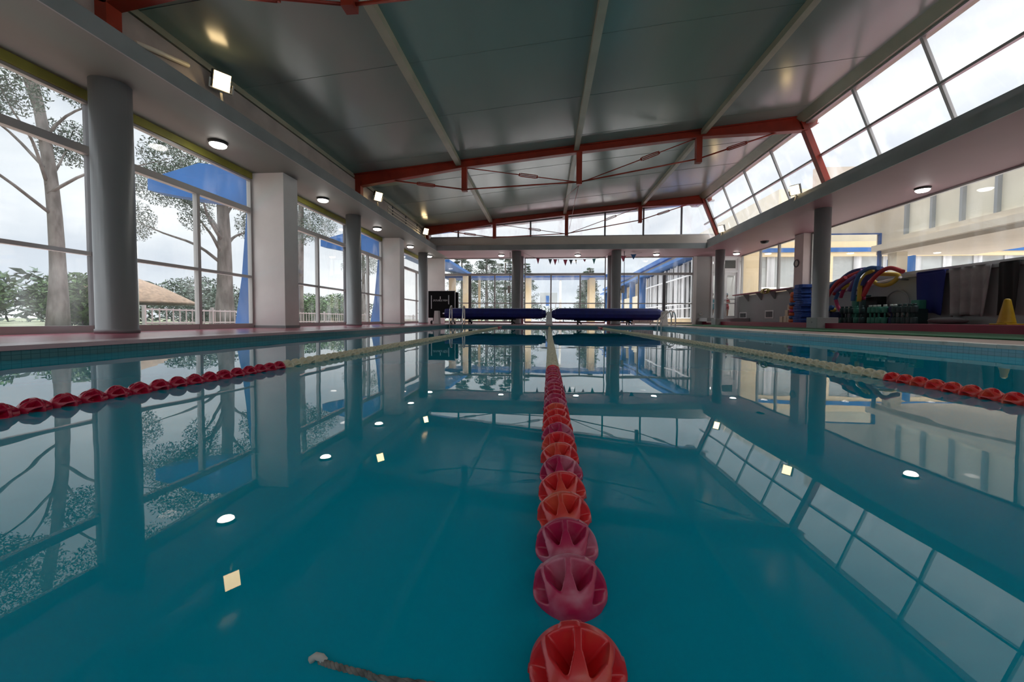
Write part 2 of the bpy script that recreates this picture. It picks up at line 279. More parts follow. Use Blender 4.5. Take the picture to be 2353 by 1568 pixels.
window('X',WX+.05,14.42,18.66,1.30,SOF,[(17.116,.06,1.3,SOF),(15.82,.07,1.3,SOF)],[],'glass')
window('X',WX+.05,-2,13.95,1.30,SOF,[(8.0,.06,1.3,SOF),(5.0,.06,1.3,SOF),(2.0,.06,1.3,SOF)],[],'glass')
# sloping gable window over the far wall
w=sroot('window_%d'%(NW[0]+1)); NW[0]+=1
part('window_frame',MB().box(-4.9,6.7,16.76,16.84,3.62,3.67).prism([(-5.0,roofz(-5)-.06),(6.7,roofz(6.7)-.06),(6.7,roofz(6.7)),(-5.0,roofz(-5))],'Y',16.76,16.84),'alu',w)
for x in (-3.71,-2.14,-.65,.87,2.40,3.94,5.44): part('mullion',MB().box(x-.03,x+.03,16.76,16.83,3.62,roofz(x)),'alu_dark',w)
part('pane',MB().prism([(-4.95,3.64),(6.68,3.64),(6.68,roofz(6.68)),(-4.95,roofz(-4.95))],'Y',16.795,16.801),'glass_top',w)
# leaning clerestory on the high side
w=sroot('window_%d'%(NW[0]+1)); NW[0]+=1
cz0,cz1=3.42,4.80
def cx(z): return 6.55-(z-3.45)*.409
b=MB()
for z,h in ((cz0+.02,.05),(4.03,.045),(cz1,.07)): b.beam((cx(z),-3.8,z),(cx(z),16.7,z),.06,h)
part('window_frame',b,'alu',w)
for k in range(14):
    y=7.12-1.45*7+k*1.45
    if abs(y-10.02)<.1 or y<-3.6: continue
    part('mullion',MB().beam((cx(cz0),y,cz0),(cx(cz1),y,cz1),.05,.05,(0,1,0)),'alu',w)
part('pane',MB().add([(cx(cz0)+.01,-3.8,cz0),(cx(cz0)+.01,16.7,cz0),(cx(cz1)+.01,16.7,cz1),(cx(cz1)+.01,-3.8,cz1)],[(0,1,2,3)]),'glass_top',w)
struct('trim_11',MB().box(6.42,6.66,-3.9,16.7,ST,cz0),'fascia')
b=MB(); b.prism([(cx(cz1)-.10,cz1),(6.16,cz1),(6.16,roofz(6.16)),(cx(cz1)-.25,roofz(cx(cz1)-.25))],'Y',-3.9,17); struct('trim_12',b,'purlin')
# ------------------------------------------------------------------ columns and piers
CR=.2
for x,y,l in ((-5.4,4.62,'round grey column nearest of the row along the tall side windows'),(-5.4,10.9,'round grey column between the two white wall piers by the side windows'),(-5.37,17.2,'round grey column beside the folded black table in the far corner'),
  (-1.25,17.05,'round grey column behind the blue cover roll next to the white block'),(2.92,17.05,'round grey column in front of the far windows, under the shorter flag string'),(7.09,11.0,'round grey column standing on a grey plinth next to the foam noodles'),(7.12,17.13,'round grey column on the platform in front of the white door')):
    t=thing('round_column',l,'column',(x,y,0),'round columns carrying the low roof','thing')
    z0=.145 if x>7 else 0
    cr_=.18 if x>7 else CR; part('shaft',MB().lathe((x,y,0),[(cr_+.012,z0+.001),(cr_+.012,z0+.05),(cr_,z0+.055),(cr_,SOF)],32),'column',t)
    if x>7:
        if y<12: part('plinth',MB().box(6.9,7.42,10.8,11.22,.0,.29),'wall_grey',t,bevel=.01)
        else: part('plinth',MB().box(6.9,7.34,16.9,17.32,.0,.265),'wall_grey',t,bevel=.01)
for x,l in ((-1.22,'slim dark round post against the far glass behind the column by the centre block'),(2.98,'slim dark round post against the far glass behind the column under the short flags')):
    solo('round_post',MB().lathe((x,18.5,0),[(.2,0),(.2,SOF)],24),'column',l,'post',kind='thing')
for y0,y1,l in ((7.6,8.05,'square white wall pier nearest the viewer between the side windows'),(13.95,14.38,'square white wall pier near the far corner between the side windows')):
    t=thing('wall_pier',l,'pillar',(-5.5,y0,0),kind='thing'); part('shaft',MB().box(GX-.05,-5.2,y0,y1,0,SOF),'white',t); part('skirting',MB().box(GX-.05,-5.185,y0-.012,y1+.012,0,.05),'fascia',t)
t=thing('wall_pier','pale pier with a round dial above the stack of blue boards','pillar',(8.65,14.2,0),kind='thing'); part('shaft',MB().box(8.42,8.648,13.95,14.42,.1455,SOF),'pier_pink',t)
t=thing('wall_clock','small round dial on the pale pier beside the shelf window','clock',(8.40,14.30,2.1)); part('dial',MB().lathe((8.405,14.27,2.13),[(.11,0),(.11,.012)],24,'X'),'wall_beige',t); part('rim',MB().torus((8.40,14.27,2.13),.115,.018,'X'),'alu_dark',t)
# ------------------------------------------------------------------ roof trusses
def truss(Y,label,foot=True):
    t=thing('roof_truss',label,'roof truss',(-4.8,Y,ST),'red roof trusses')
    top=lambda x:roofz(x)-.006
    xs=[-5.0,-4.75,-2.1,.78,3.6,6.0,6.24]; dep=[.20,.32,.19,.175,.18,.34,.22]
    b=MB(); poly=[(x,top(x)) for x in (-5.0,6.27)]+[(x,top(x)-d) for x,d in zip(xs[::-1],dep[::-1])]
    b.prism(poly,'Y',Y-.02,Y+.02)
    for i in range(len(xs)-1):
        a,c=xs[i],xs[i+1]; b.beam((a,Y,top(a)-dep[i]+.006),(c,Y,top(c)-dep[i+1]+.006),.16,.018)
    b.beam((-5.0,Y,top(-5)-.01),(6.26,Y,top(6.26)-.01),.16,.018); part('rafter',b,'red_steel',t)
    part('bearing_plate',MB().prism([(-5.0,ST+.02),(-4.72,ST+.02),(-4.72,top(-4.72)-.2),(-5.0,top(-5)-.1)],'Y',Y-.08,Y+.08),'red_steel',t)
    part('leg',MB().beam((cx(3.30)-.06,Y,3.30),(cx(4.85)-.06,Y,4.85),.13,.13,(0,1,0)),'red_steel',t)
    px=[-2.05,.79,3.60]; pz=[3.40,3.50,3.95]
    for x,z in zip(px,pz): part('post',MB().box(x-.065,x+.065,Y-.065,Y+.065,z,top(x)-.16),'red_steel',t)
    A=[(-3.85,Y,top(-3.85)-.28),(px[0],Y,pz[0]+.05),(px[1],Y,pz[1]+.07),(px[2],Y,pz[2]+.10),(5.35,Y,top(5.35)-.29)]
    for i in range(4): part('tie_rod',MB().tube([A[i],A[i+1]],.018 if i<3 else .018,8),'red_steel',t)
    Dg=[((px[0]+.08,Y-.03,top(px[0])-.2),(px[1],Y-.03,pz[1]+.05)),((px[1],Y+.03,pz[1]+.05),(px[2]-.08,Y+.03,top(px[2])-.19))]
    for p,q in Dg: part('brace_rod',MB().tube([p,q],.012,8),'red_steel',t)
    def tb(p,q,f):
        p=Vector(p);q=Vector(q);d=(q-p).normalized();c=p.lerp(q,f); n=d.cross(Vector((0,1,0))).normalized()*.035
        b=MB()
        for s in (-1,1): b.tube([c-d*.2+n*s,c+d*.2+n*s],.012,6)
        b.beam(c-d*.22-n,c-d*.22+n,.03); b.beam(c+d*.22-n,c+d*.22+n,.03); part('turnbuckle',b,'red_steel',t)
    tb(*Dg[0],.55); tb(*Dg[1],.62); tb(A[0],A[1],.45); tb(A[3],A[4],.5); return t
truss(4.1,'dark red roof truss cut off by the upper frame edge, nearest overhead')
truss(10.0,'red roof truss spanning the middle of the hall, with hanging rods fully in view')
truss(15.9,'red roof truss in front of the sloping far window')
for x,l in ((-2.2,'pale roof purlin running lengthwise above the first hanging posts from the low side'),(.72,'pale roof purlin running lengthwise down the middle of the grey ceiling'),(3.7,'pale roof purlin running lengthwise nearest the high clerestory glass')):
    solo('roof_purlin',MB().prism([(x-.06,roofz(x-.06)-.12),(x+.06,roofz(x+.06)-.12),(x+.06,roofz(x+.06)-.002),(x-.06,roofz(x-.06)-.002)],'Y',-3.9,16.7),'purlin',l,'beam',kind='thing')
# ------------------------------------------------------------------ lamps
def downlight(x,y,l,on=True):
    t=thing('ceiling_lamp',l,'ceiling lamp',(x,y,SOF-.075),'round lamps under the low roof')
    part('housing',MB().lathe((x,y,SOF-.075),[(.125,.03),(.14,.075)],24),'lamp_dark',t)
    part('diffuser',MB().lathe((x,y,SOF-.085),[(.02,-.012),(.09,0),(.115,.02),(.122,.042)],24),'lamp_glow' if on else 'lamp_off',t)
for x,y,l in ((-5.37,6.22,'round white ceiling lamp nearest, in the soffit between column and white pier'),(-5.35,9.28,'round white ceiling lamp just past the nearer white pier'),(-5.33,12.34,'round white ceiling lamp between the middle side column and the far white pier'),(-5.33,15.44,'round white ceiling lamp just past the far white pier'),(-5.28,17.84,'round white ceiling lamp above the folded black table'),
  (-1.98,17.76,'round ceiling lamp over the left-hand far window'),(1.39,17.9,'round ceiling lamp over the long string of flags'),(4.76,17.86,'round ceiling lamp over the far window with the blue wing outside'),(8.06,17.8,'round ceiling lamp in front of the white door'),(8.08,9.42,'round ceiling lamp on the bounce-tinted soffit over the foam noodles')): downlight(x,y,l)
downlight(7.9,15.3,'dark unlit round ceiling lamp over the wall shelf',False)
def flood(x,y,z,l,s):
    t=thing('floodlight',l,'floodlight',(x,y,ST),'warm floodlights on the roof ledge')
    d=Vector((s*.80,-.55,-.42)).normalized(); c=Vector((x,y,z)); u=Vector((0,0,1)); a=d.cross(u).normalized(); n=a.cross(d)
    def fr(w,h,t0,t1): 
        return [c+a*i*w+n*j*h+d*k for k in (t0,t1) for i,j in ((-1,-1),(1,-1),(1,1),(-1,1))]
    F=[(0,3,2,1),(4,5,6,7),(0,1,5,4),(1,2,6,5),(2,3,7,6),(3,0,4,7)]
    part('housing',MB().add(fr(.115,.125,-.09,0),F),'lamp_dark',t,bevel=.01); part('lens',MB().add(fr(.10,.11,0,.012),F),'flood_glow',t)
    part('bracket',MB().beam(c-d*.04-n*.11,(x,y,ST+.01),.03).beam(c-a*.14,c-a*.14-n*.12,.02).beam(c+a*.14,c+a*.14-n*.12,.02).beam(c-a*.14-n*.12,c+a*.14-n*.12,.02),'alu',t)
flood(-4.67,5.5,3.60,'lit floodlight nearest, on the low-side ledge past the near truss',1); flood(-4.67,10.9,3.60,'lit floodlight at the foot of the middle truss on the low side',1); flood(-4.67,15.33,3.60,'lit floodlight at the low foot of the far truss',1)
flood(6.36,10.95,3.56,'lit floodlight in front of the leaning glass past the middle truss leg',-1); flood(6.36,15.28,3.54,'lit floodlight at the high foot of the far truss',-1)
solo('lamp_tube',MB().tube([at(310,98,'X',-4.82),at(360,118,'X',-4.82),at(432,150,'X',-4.82)],.03,10),'tube','loose pale tube lying on the ledge beside the nearest floodlight','tube')
# ------------------------------------------------------------------ lane ropes
def float_mesh(name,nu,rows,mt):
    "bulbous float: a domed front with eight pockets, a thin rim, a ribbed back cone"
    b=MB(); R0=.0375; L0,L1=-.034,.036; vs=[]
    def prof(t):
        if t<.0038:
            k=(t-L0)/(.0038-L0); return R0*(.14+.86*math.sin(min(1,k)*PI/2)**.62)
        if t<.0085: return R0
        k=(t-.0085)/(L1-.0085); return R0*(1-.06*min(1,k*8))*(1-.46*k**1.5)
    for t in rows:
        r0=prof(t)
        for k in range(nu):
            a=2*PI*k/nu; q=abs(((a*8/(2*PI))%1)-.5)*2   # 0 pocket middle, 1 rib
            rr=r0
            if t<.0031:
                s=(t+.0255)/.0285
                if s>0:
                    w=.80*min(1,s*2.0+.06)**.62; e=max(0,min(1,(w-q)/.24)); fd=max(0,min(1,(.0036-t)/.0042)); e=e*e*(3-2*e)*min(1,s*3.)*fd*fd*(3-2*fd); rr=r0-max(0,r0-R0*max(.24,.46-.5*s))*e
            elif t>.0119:
                s=(t-.0119)/(L1-.0119); e=max(0,min(1,(.70-q)/.2)); e=e*e*(3-2*e); rr=r0-max(0,r0-R0*.52)*e*min(1,s*9)*(1 if t<L1-.002 else 0)
            elif nu>40: rr=r0*(1+(.03 if (k*16//nu)%4==0 else 0))
            vs.append((rr*math.cos(a),t,rr*math.sin(a)))
    nv=len(rows)-1
    fs=[(i*nu+k,(i+1)*nu+k,(i+1)*nu+(k+1)%nu,i*nu+(k+1)%nu) for i in range(nv) for k in range(nu)]
    b.add(vs,fs,True); b.f+=[tuple(range(nu)),tuple(nv*nu+k for k in range(nu))[::-1]]; b.sm+=[True,True]
    return b.mesh(name,mt)
ROWS=[-.034,-.0338,-.0332,-.032,-.030,-.028]+[-.0265+.0011*k for k in range(26)]+[.0021,.0027,.0031,.0033,.0038,.005,.007,.0085,.0092,.0105,.0118,.0122,.014,.017,.020,.0235,.027,.030,.033,.0345,.036]
ROWL=[-.034,-.032,-.026,-.018,-.006,.0025,.0034,.0085,.012,.022,.036]
FM={k:float_mesh('float_'+k,160 if k!='cream' else 64,ROWS,'float_'+k) for k in ('maroon','red','crimson','cream')}
lowf=MB(); _lm=float_mesh('float_low',24,ROWL,'float_far_cream'); LOWV=[v.co.copy() for v in _lm.vertices]; LOWF=[tuple(p.vertices) for p in _lm.polygons]; bpy.data.meshes.remove(_lm)
def rope(path,y0,cols,label,name='lane_rope',gap=False):
    "path: list of (Y,X); floats every 74.5 mm from y0"
    def X(y):
        for (a,xa),(c,xc) in zip(path,path[1:]):
            if y<=c or (c,xc)==path[-1]: return xa+(xc-xa)*(y-a)/(c-a)
    t=thing(name,label,'lane rope',(X(y0),y0,WZ),'lane ropes across the pool'); org=ORG[t.name]
    P=[Vector((X(y),y,WZ)) for y in [YN+.1+i*.5 for i in range(31)] if y<13.55]+[Vector((X(13.6),13.6,WZ+.012)),Vector((X(YF-.02),YF-.02,WZ+.05))]
    part('cable',MB().tube(P,.0035,8),'cable',t)
    y=y0; n=0; far=MB(); kinds=[]
    while y<(13.3 if gap else 12.4):
        x=X(y); 
        if n<100:
            k=cols(n,y); o=bpy.data.objects.new('float',FM[k]); COL.objects.link(o); o.parent=t; o.location=Vector((x,y,WZ+.003))-org
            sl=(X(y+.1)-X(y))/.1; o.rotation_euler=Euler((R.uniform(-.05,.05),R.uniform(0,2*PI),-math.atan(sl)+R.uniform(-.05,.05)))
        else:
            ca=R.uniform(0,6); c_,s_=math.cos(ca),math.sin(ca)
            far.add([(x+v.x*c_+v.z*s_,y+v.y,WZ+.003-v.x*s_+v.z*c_) for v in LOWV],LOWF,True)
        y+=.0745+(.0195 if name=='lane_rope' and n==3 and gap else 0); n+=1
    part('float',far,'float_far_cream',t,kind='stuff')
    if not gap: part('end_sleeve',MB().tube([(X(12.42),12.42,WZ+.004),(X(13.5),13.5,WZ+.012)],.037,16),'float_crimson',t,'red sleeve at the far end')
    part('hook',MB().torus((X(YF-.03),YF-.035,WZ+.05),.018,.004,'X',14,6),'steel',t)
seq=['red','maroon','maroon','red','red','maroon','red','red','maroon','red','red','red','maroon','maroon','crimson','maroon','crimson','maroon','maroon','crimson','maroon','crimson','maroon','maroon']
def ccen(n,y): return 'cream' if y>2.16 else seq[(n-3)%len(seq)]
def cside(n,y): return 'cream' if y>2.12 else 'crimson'
rope([(-2,.02),(.4,.027),(1,.032),(2.2,.042),(14,.14)],.302-.0745*3,ccen,'lane rope running straight away from the viewer down the middle, big red floats in front',gap=True)
rope([(-2,-1.5),(1.,-1.51),(1.9,-1.475),(14,-1.51)],.60,cside,'lane rope nearest the tall side windows, dark red floats then cream ones')
rope([(-2,1.55),(1.5,1.605),(2.,1.635),(3.7,1.745),(14,1.775)],.60,lambda n,y:'cream' if y>2.02 else 'red','lane rope nearest the platform with the foam noodles, bright red floats then cream')
# loose cord floating in front
pts=cr([at(735,1521,'Z',WZ),at(760,1530,'Z',WZ),at(800,1541,'Z',WZ),at(845,1552,'Z',WZ),at(862,1560,'Z',WZ),at(960,1573,'Z',WZ),at(1060,1590,'Z',WZ)],8)
t=thing('loose_cord','short braided dark cord with a frayed white end floating close to the viewer','cord',pts[0])
b=MB()
for s in (0,1,2):
    b.tube([p+Vector((0,math.cos(i*.9+s*2.1),math.sin(i*.9+s*2.1)))*.0014 for i,p in enumerate(pts)],.0017,6)
part('braid',b,'cord_dark',t); q=pts[0]
b=MB().tube([q+Vector((.004,0,0)),q+Vector((.001,.0005,.003)),q+Vector((-.004,.001,.0035)),q+Vector((-.0075,0,.0005))],.0028,8,rs=[.0032,.003,.0028,.0034]); part('frayed_end',b,'cord_white',t,'frayed white cord end')
# ------------------------------------------------------------------ pool ladders
def ladder(x0,x1,Y,l,along='Y',X=None):
    t=thing('pool_ladder',l,'pool ladder',((x0+x1)/2,Y,0),'steel pool ladders')
    for u in (x0,x1):
        if along=='Y': pr=[(0,-.85),(0,-.05),(0,.12),(.10,.50),(.22,.655),(.34,.655),(.40,.56),(.41,.3),(.41,.0)]
        else: pr=[(0,-.85),(0,-.05),(0,.16),(.11,.32),(.23,.47),(.33,.485),(.40,.42),(.43,.25),(.43,.0)]
        P=[(u,Y-.06+a,z) if along=='Y' else (X-.06+a,u,z) for a,z in pr]
        part('rail',MB().tube(cr(P,5),.021,10),'steel',t)
    for z in (-.25,-.5,-.75): part('step',MB().box(x0,x1,Y-.11,Y-.03,z,z+.03) if along=='Y' else MB().box(X-.11,X-.03,x0,x1,z,z+.03),'steel',t)
ladder(-3.40,-2.93,YF,'steel pool ladder at the far end below the folded black table'); ladder(13.0,13.42,13.2,'steel pool ladder on the platform side near the end of the blue roll','X',XR)
# ------------------------------------------------------------------ cover rollers
def roller(x0,x1,Y,r,zc,l,lab,flip):
    t=thing('pool_cover_roller',l,'pool cover',((x0+x1)/2,Y,0),'rolled pool covers'); n=10
    b=MB(); prof=[(.10,x0-.02),(.13,x0),(r*.72,x0+.03),(r*.80,x0+.10),(r*.95,x0+.14),(r,x0+.22),(r*1.0,(x0+x1)/2),(r,x1-.22),(r*.95,x1-.14),(r*.8,x1-.10),(r*.72,x1-.03),(.13,x1),(.10,x1+.02)]
    if flip: prof=[(.1,x0-.01),(r*.9,x0),(r*.97,x0+.05)]+prof[5:]
    b.lathe((0,Y,zc),prof,n,'X',False); part('cover_roll',b,'cover_blue',t)
    part('cover_flap',MB().box(x0+.25,x1-.25,Y-.05,Y+.05,zc+r*.94,zc+r+.012),'cover_edge',t,'pale edge of the cover')
    part('axle',MB().tube([(x0-.1,Y,zc),(x1+.1,Y,zc)],.03,10),'steel',t)
    for s in (x0+.95,x1-1.25):
        st=part('stand',MB().beam((s,Y-.22,.13),(s,Y+.22,.13),.05,.05).beam((s,Y,.13),(s,Y,zc-r+.03),.06).beam((s,Y-.15,.13),(s+.12,Y-.22,.05),.04),'black',t)
        for d in (-.2,.2): part('caster',MB().lathe((s-.015,Y+d,.05),[(.048,0),(.048,.03)],14,'X'),'rubber',st)
    part('base_bar',MB().beam((x0+.8,Y-.1,zc-r-.01),(x1-1.1,Y-.1,zc-r-.01),.10,.045),'black',t)
roller(-3.80,.0,14.95,.20,.405,'','','') if 0 else None
roller(-3.80,-.0,14.95,.195,.405,'rolled dark blue pool cover with pale edge, behind the ladder by the folded black table',0,True)
roller(.24,4.26,14.95,.215,.395,'rolled dark blue pool cover between the centre block and the ladder on the platform side',0,False)
# ------------------------------------------------------------------ starting blocks
def sblock(x,Y,w,h,l,m='white'):
    t=thing('starting_block',l,'starting block',(x,Y,0),'white starting blocks')
    part('pedestal',MB().prism([(x-w*.62,0.001),(x+w*.62,.001),(x+w*.42,h),(x-w*.40,h)],'Y',Y,Y+.28),m,t,bevel=.012); part('base_plate',MB().box(x-w*.66,x+w*.66,Y-.02,Y+.3,.013,.025),'wall_grey',t)
sblock(.128,14.33,.20,.47,'white tapered starting block in the gap between the two blue rolls'); sblock(-4.05,14.55,.17,.50,'white tapered starting block in front of the folded black table'); sblock(4.12,14.2,.17,.50,'pale starting block at the end of the blue roll behind the ladder')
# ------------------------------------------------------------------ folded table tennis table
t=thing('table_tennis_table','folded black table tennis table with white edges standing by the far column','table',(-4.1,15.6,0))
pb=part('playing_half',MB().box(-4.66,-3.58,15.60,15.63,.24,1.31),'black',t); part('edge_line',MB().box(-4.67,-4.655,15.59,15.635,.24,1.315).box(-3.585,-3.57,15.59,15.635,.06,1.315).box(-4.67,-3.57,15.59,15.635,1.305,1.318),'lettering',pb,'white edge line')
p2=part('playing_half',MB().box(-4.62,-3.52,15.95,15.98,.30,1.28),'black',t); part('edge_line',MB().box(-3.53,-3.515,15.94,15.985,.06,1.285),'lettering',p2)
for x,a,c in ((-4.53,.60,1.13),(-4.17,.98,1.09),(-3.83,.78,1.14)): part('frame_strip',MB().box(x-.014,x+.014,15.585,15.60,a,c),'lettering',t)
part('frame',MB().beam((-4.6,15.8,.28),(-3.6,15.8,.28),.05).beam((-4.5,15.8,.28),(-4.5,15.8,.10),.05).beam((-3.7,15.8,.28),(-3.7,15.8,.10),.05).beam((-4.5,15.5,.12),(-4.5,16.1,.12),.04).beam((-3.7,15.5,.12),(-3.7,16.1,.12),.04),'alu_dark',t)
for x in (-4.5,-3.7):
    for y in (15.5,16.1):
        w=part('wheel',MB().lathe((x-.03,y,.062),[(.06,0),(.06,.06)],16,'X'),'rubber',t); part('hub',MB().lathe((x-.035,y,.062),[(.022,0),(.022,.07)],10,'X'),'pvc',w)
tc=bpy.data.curves.new('lettering','FONT'); tc.body='DOUBLE FISH'; tc.size=.098; tc.extrude=.001; tc.shear=.35; tc.align_x='CENTER'
to=bpy.data.objects.new('lettering',tc); COL.objects.link(to); to.rotation_euler=(PI/2,0,0); to.location=(-4.18,15.592,.90)
bpy.context.view_layer.update(); dg=bpy.context.evaluated_depsgraph_get(); tm=bpy.data.meshes.new_from_object(to.evaluated_get(dg)); mw=to.matrix_world.copy()
bpy.data.objects.remove(to); tm.transform(Matrix.Translation(-ORG[t.name])@mw); tm.materials.clear(); tm.materials.append(M['lettering'])
to=bpy.data.objects.new('lettering',tm); COL.objects.link(to); to.parent=t
# ------------------------------------------------------------------ bunting, cords, boxes, radiator
def bunting(pts,flags,l):
    t=thing('flag_bunting',l,'bunting',pts[0],'flag strings under the far soffit'); part('string',MB().tube(cr(pts,6),.006,6),'alu_dark',t)
    for x,z,w,h,m,tw in flags:
        y=17.6; c,s=math.cos(tw),math.sin(tw)
        A=[(x-w/2*c,y-w/2*s,z),(x+w/2*c,y+w/2*s,z),(x+.03*tw,y+.02,z-h)]
        part('pennant',MB().add([Vector(p)+Vector((0,d,0)) for d in (-.004,.004) for p in A],[(0,2,1),(3,4,5),(0,1,4,3),(1,2,5,4),(2,0,3,5)]),m,t)
bunting([(-1.0,17.25,3.07),(-.6,17.55,2.94),(-.35,17.6,2.87),(.4,17.6,2.825),(1.1,17.6,2.80),(1.7,17.6,2.815),(2.1,17.6,2.84),(2.5,17.6,2.92),(2.72,17.3,3.07)],
 [(-.35,2.87,.15,.26,'flag_pink',.2),(.18,2.835,.17,.24,'flag_grey',.3),(.40,2.825,.17,.26,'flag_pink',0),(.53,2.825,.09,.20,'flag_grey',1.1),(.84,2.81,.19,.28,'flag_pink',.1),(1.08,2.80,.17,.22,'flag_grey',.2),(1.29,2.805,.12,.22,'flag_brown',.9),(1.66,2.815,.16,.12,'flag_pink',.5),(2.07,2.835,.15,.24,'flag_teal',.1)],'long string of small pink, grey and teal flags above the central far window')
bunting([(3.10,17.2,2.92),(3.32,17.6,2.945),(3.6,17.6,2.98),(3.85,17.6,3.03),(4.1,17.6,3.078)],[(3.31,2.945,.24,.26,'flag_pink',.1),(3.74,3.01,.24,.22,'flag_blue',.1)],'short string with one pink and one blue flag beside the far column')
solo('cord',MB().tube([(.79,10.05,3.50),(.72,12,3.95),(.60,14.5,4.45)],.006,6).tube([(.79,10.05,3.52),(.86,12.5,3.80),(.90,15.85,3.72)],.006,6),'red_steel','thin hanging cords between the middle truss post and the far truss','cord')
for x,l in ((-1.55,'small grey box on the round column behind the blue roll'),(3.21,'small grey box on the far column under the short flag string')):
    t=thing('junction_box',l,'box',(x,17.0,1.3)); part('case',MB().box(x-.07,x+.05,16.94,17.06,1.32,1.62),'wall_beige',t,bevel=.01)
    part('conduit',MB().tube([(x+.03,16.99,3.05),(x+.03,16.99,1.62)],.012,6).tube([(x+.03,16.99,1.32),(x+.03,16.99,.05)],.012,6),'alu_dark',t)
for x0_,x1_,l in ((3.86,4.85,'low pinkish radiator under the far window behind the blue roll'),):
    t=thing('radiator',l,'radiator',((x0_+x1_)/2,18.4,0))
    for i in range(14): part('fin',MB().box(x0_+i*.07,x0_+i*.07+.055,18.36,18.5,.10,.42),'radiator',t,bevel=.012)
    part('foot',MB().box(x0_+.1,x0_+.14,18.38,18.48,.001,.10),'radiator',t); part('foot',MB().box(x1_-.16,x1_-.12,18.38,18.48,.001,.10),'radiator',t)
t=thing('wall_socket','round pale outlet low on the grey far wall beside the door steps','outlet',(7.0,18.78,.5)); part('rim',MB().torus((7.02,18.78,.50),.075,.014,'Y'),'wall_beige',t); part('cap',MB().lathe((7.02,18.77,.50),[(.06,0),(.06,.028)],16,'Y'),'wall_grey',t)
# ------------------------------------------------------------------ white door, corridor and two children
d=sroot('door_1')
part('door_frame',MB().box(7.45,7.485,BY-.05,BY+.08,.3,SOF).box(8.56,8.65,BY-.05,BY+.08,.3,SOF).box(7.485,8.56,BY-.05,BY+.08,2.36,2.44).box(7.485,8.56,BY-.05,BY+.08,2.98,SOF),'pvc',d)
part('transom',MB().box(7.54,8.56,BY-.02,BY+.02,2.44,2.54).box(7.54,8.56,BY-.02,BY+.02,2.90,2.98).box(7.54,7.62,BY-.018,BY+.018,2.54,2.90).box(8.48,8.56,BY-.018,BY+.018,2.54,2.90),'pvc',d); part('pane',MB().box(7.62,8.48,BY-.004,BY+.004,2.54,2.90),'dark_glass',d)
lf=part('door_leaf',MB().box(7.487,7.53,BY-.02,BY+.03,.31,2.35).box(7.98,8.06,BY-.02,BY+.03,.31,2.35).box(7.50,8.04,BY-.012,BY+.022,2.22,2.345).box(7.50,8.04,BY-.012,BY+.022,.315,.42),'pvc',d)
part('pane',MB().box(7.53,7.98,BY,BY+.006,.42,2.22),'glass',lf); part('rail',MB().box(7.487,8.06,BY-.05,BY-.02,1.14,1.18).box(7.487,8.06,BY-.05,BY-.02,.95,.99),'pvc',lf)
l2=part('door_leaf',MB().box(8.50,8.55,BY+.02,BY+.07,.31,2.35).box(8.08,8.14,BY+.02,BY+.07,.31,2.35).box(8.10,8.53,BY+.028,BY+.062,2.22,2.345).box(8.10,8.53,BY+.028,BY+.062,.315,.40),'pvc',d)
part('pane',MB().box(8.14,8.50,BY+.04,BY+.046,.40,2.22),'glass',l2); part('rail',MB().box(8.08,8.55,BY-.01,BY+.02,1.14,1.18).box(8.08,8.55,BY-.01,BY+.02,.95,.99),'pvc',l2)
struct('floor',MB().box(7.0,9.2,BY+.15,21.2,.0,.30),'white'); b=MB(); b.box(7.0,9.2,21.2,21.3,.3,3.0); b.box(9.1,9.2,BY+.15,21.2,.3,3.0); b.box(7.0,7.1,BY+.15,21.2,.3,3.0); struct('wall_back',b,'white'); struct('ceiling',MB().box(7.0,9.2,BY+.15,21.3,3.0,3.1),'white')
b=MB(); b.box(8.62,8.68,20.3,20.36,.3,2.3); b.box(8.62,9.1,20.3,20.36,2.3,2.4); struct('trim_13',b,'alu')
t=thing('corridor_fill_lamp','unseen lamp added to brighten the corridor behind the door','ceiling lamp',(8.1,20.1,3.0)); part('diffuser',MB().lathe((8.1,20.1,2.95),[(.16,0),(.16,.05)],20),'fill_glow',t)  # added lamp body, goes with the corridor fill light
ld=bpy.data.lights.new('corridor_fill','AREA'); ld.energy=12; ld.size=.5; lo=bpy.data.objects.new('corridor_fill',ld); COL.objects.link(lo); lo.location=(8.1,20.1,2.93)  # added area light that whitens the corridor, no fixture known
def skin_body(name,mt,chains,parent,sub=2):
    "chains: list of (points, radii, attach index)"
    vs=[];es=[];rs=[]
    for pts,rad,att in chains:
        last=att
        for p,r in zip(pts,rad):
            vs.append(Vector(p)-ORG[parent.name]); rs.append(r); i=len(vs)-1
            if last is not None: es.append((last,i))
            last=i
    me=bpy.data.meshes.new(name); me.from_pydata(vs,es,[]); me.materials.append(M[mt]); o=bpy.data.objects.new(name,me); COL.objects.link(o); o.parent=parent; ORG[o.name]=ORG[parent.name]
    sk=o.modifiers.new('skin','SKIN'); sk.use_smooth_shade=True
    for i,r in enumerate(rs): me.skin_vertices[0].data[i].radius=(r,r) if not isinstance(r,tuple) else r
    for i in range(len(rs)): me.skin_vertices[0].data[i].use_root=(i==0)
    ss=o.modifiers.new('sub','SUBSURF'); ss.levels=sub; ss.render_levels=sub; return o
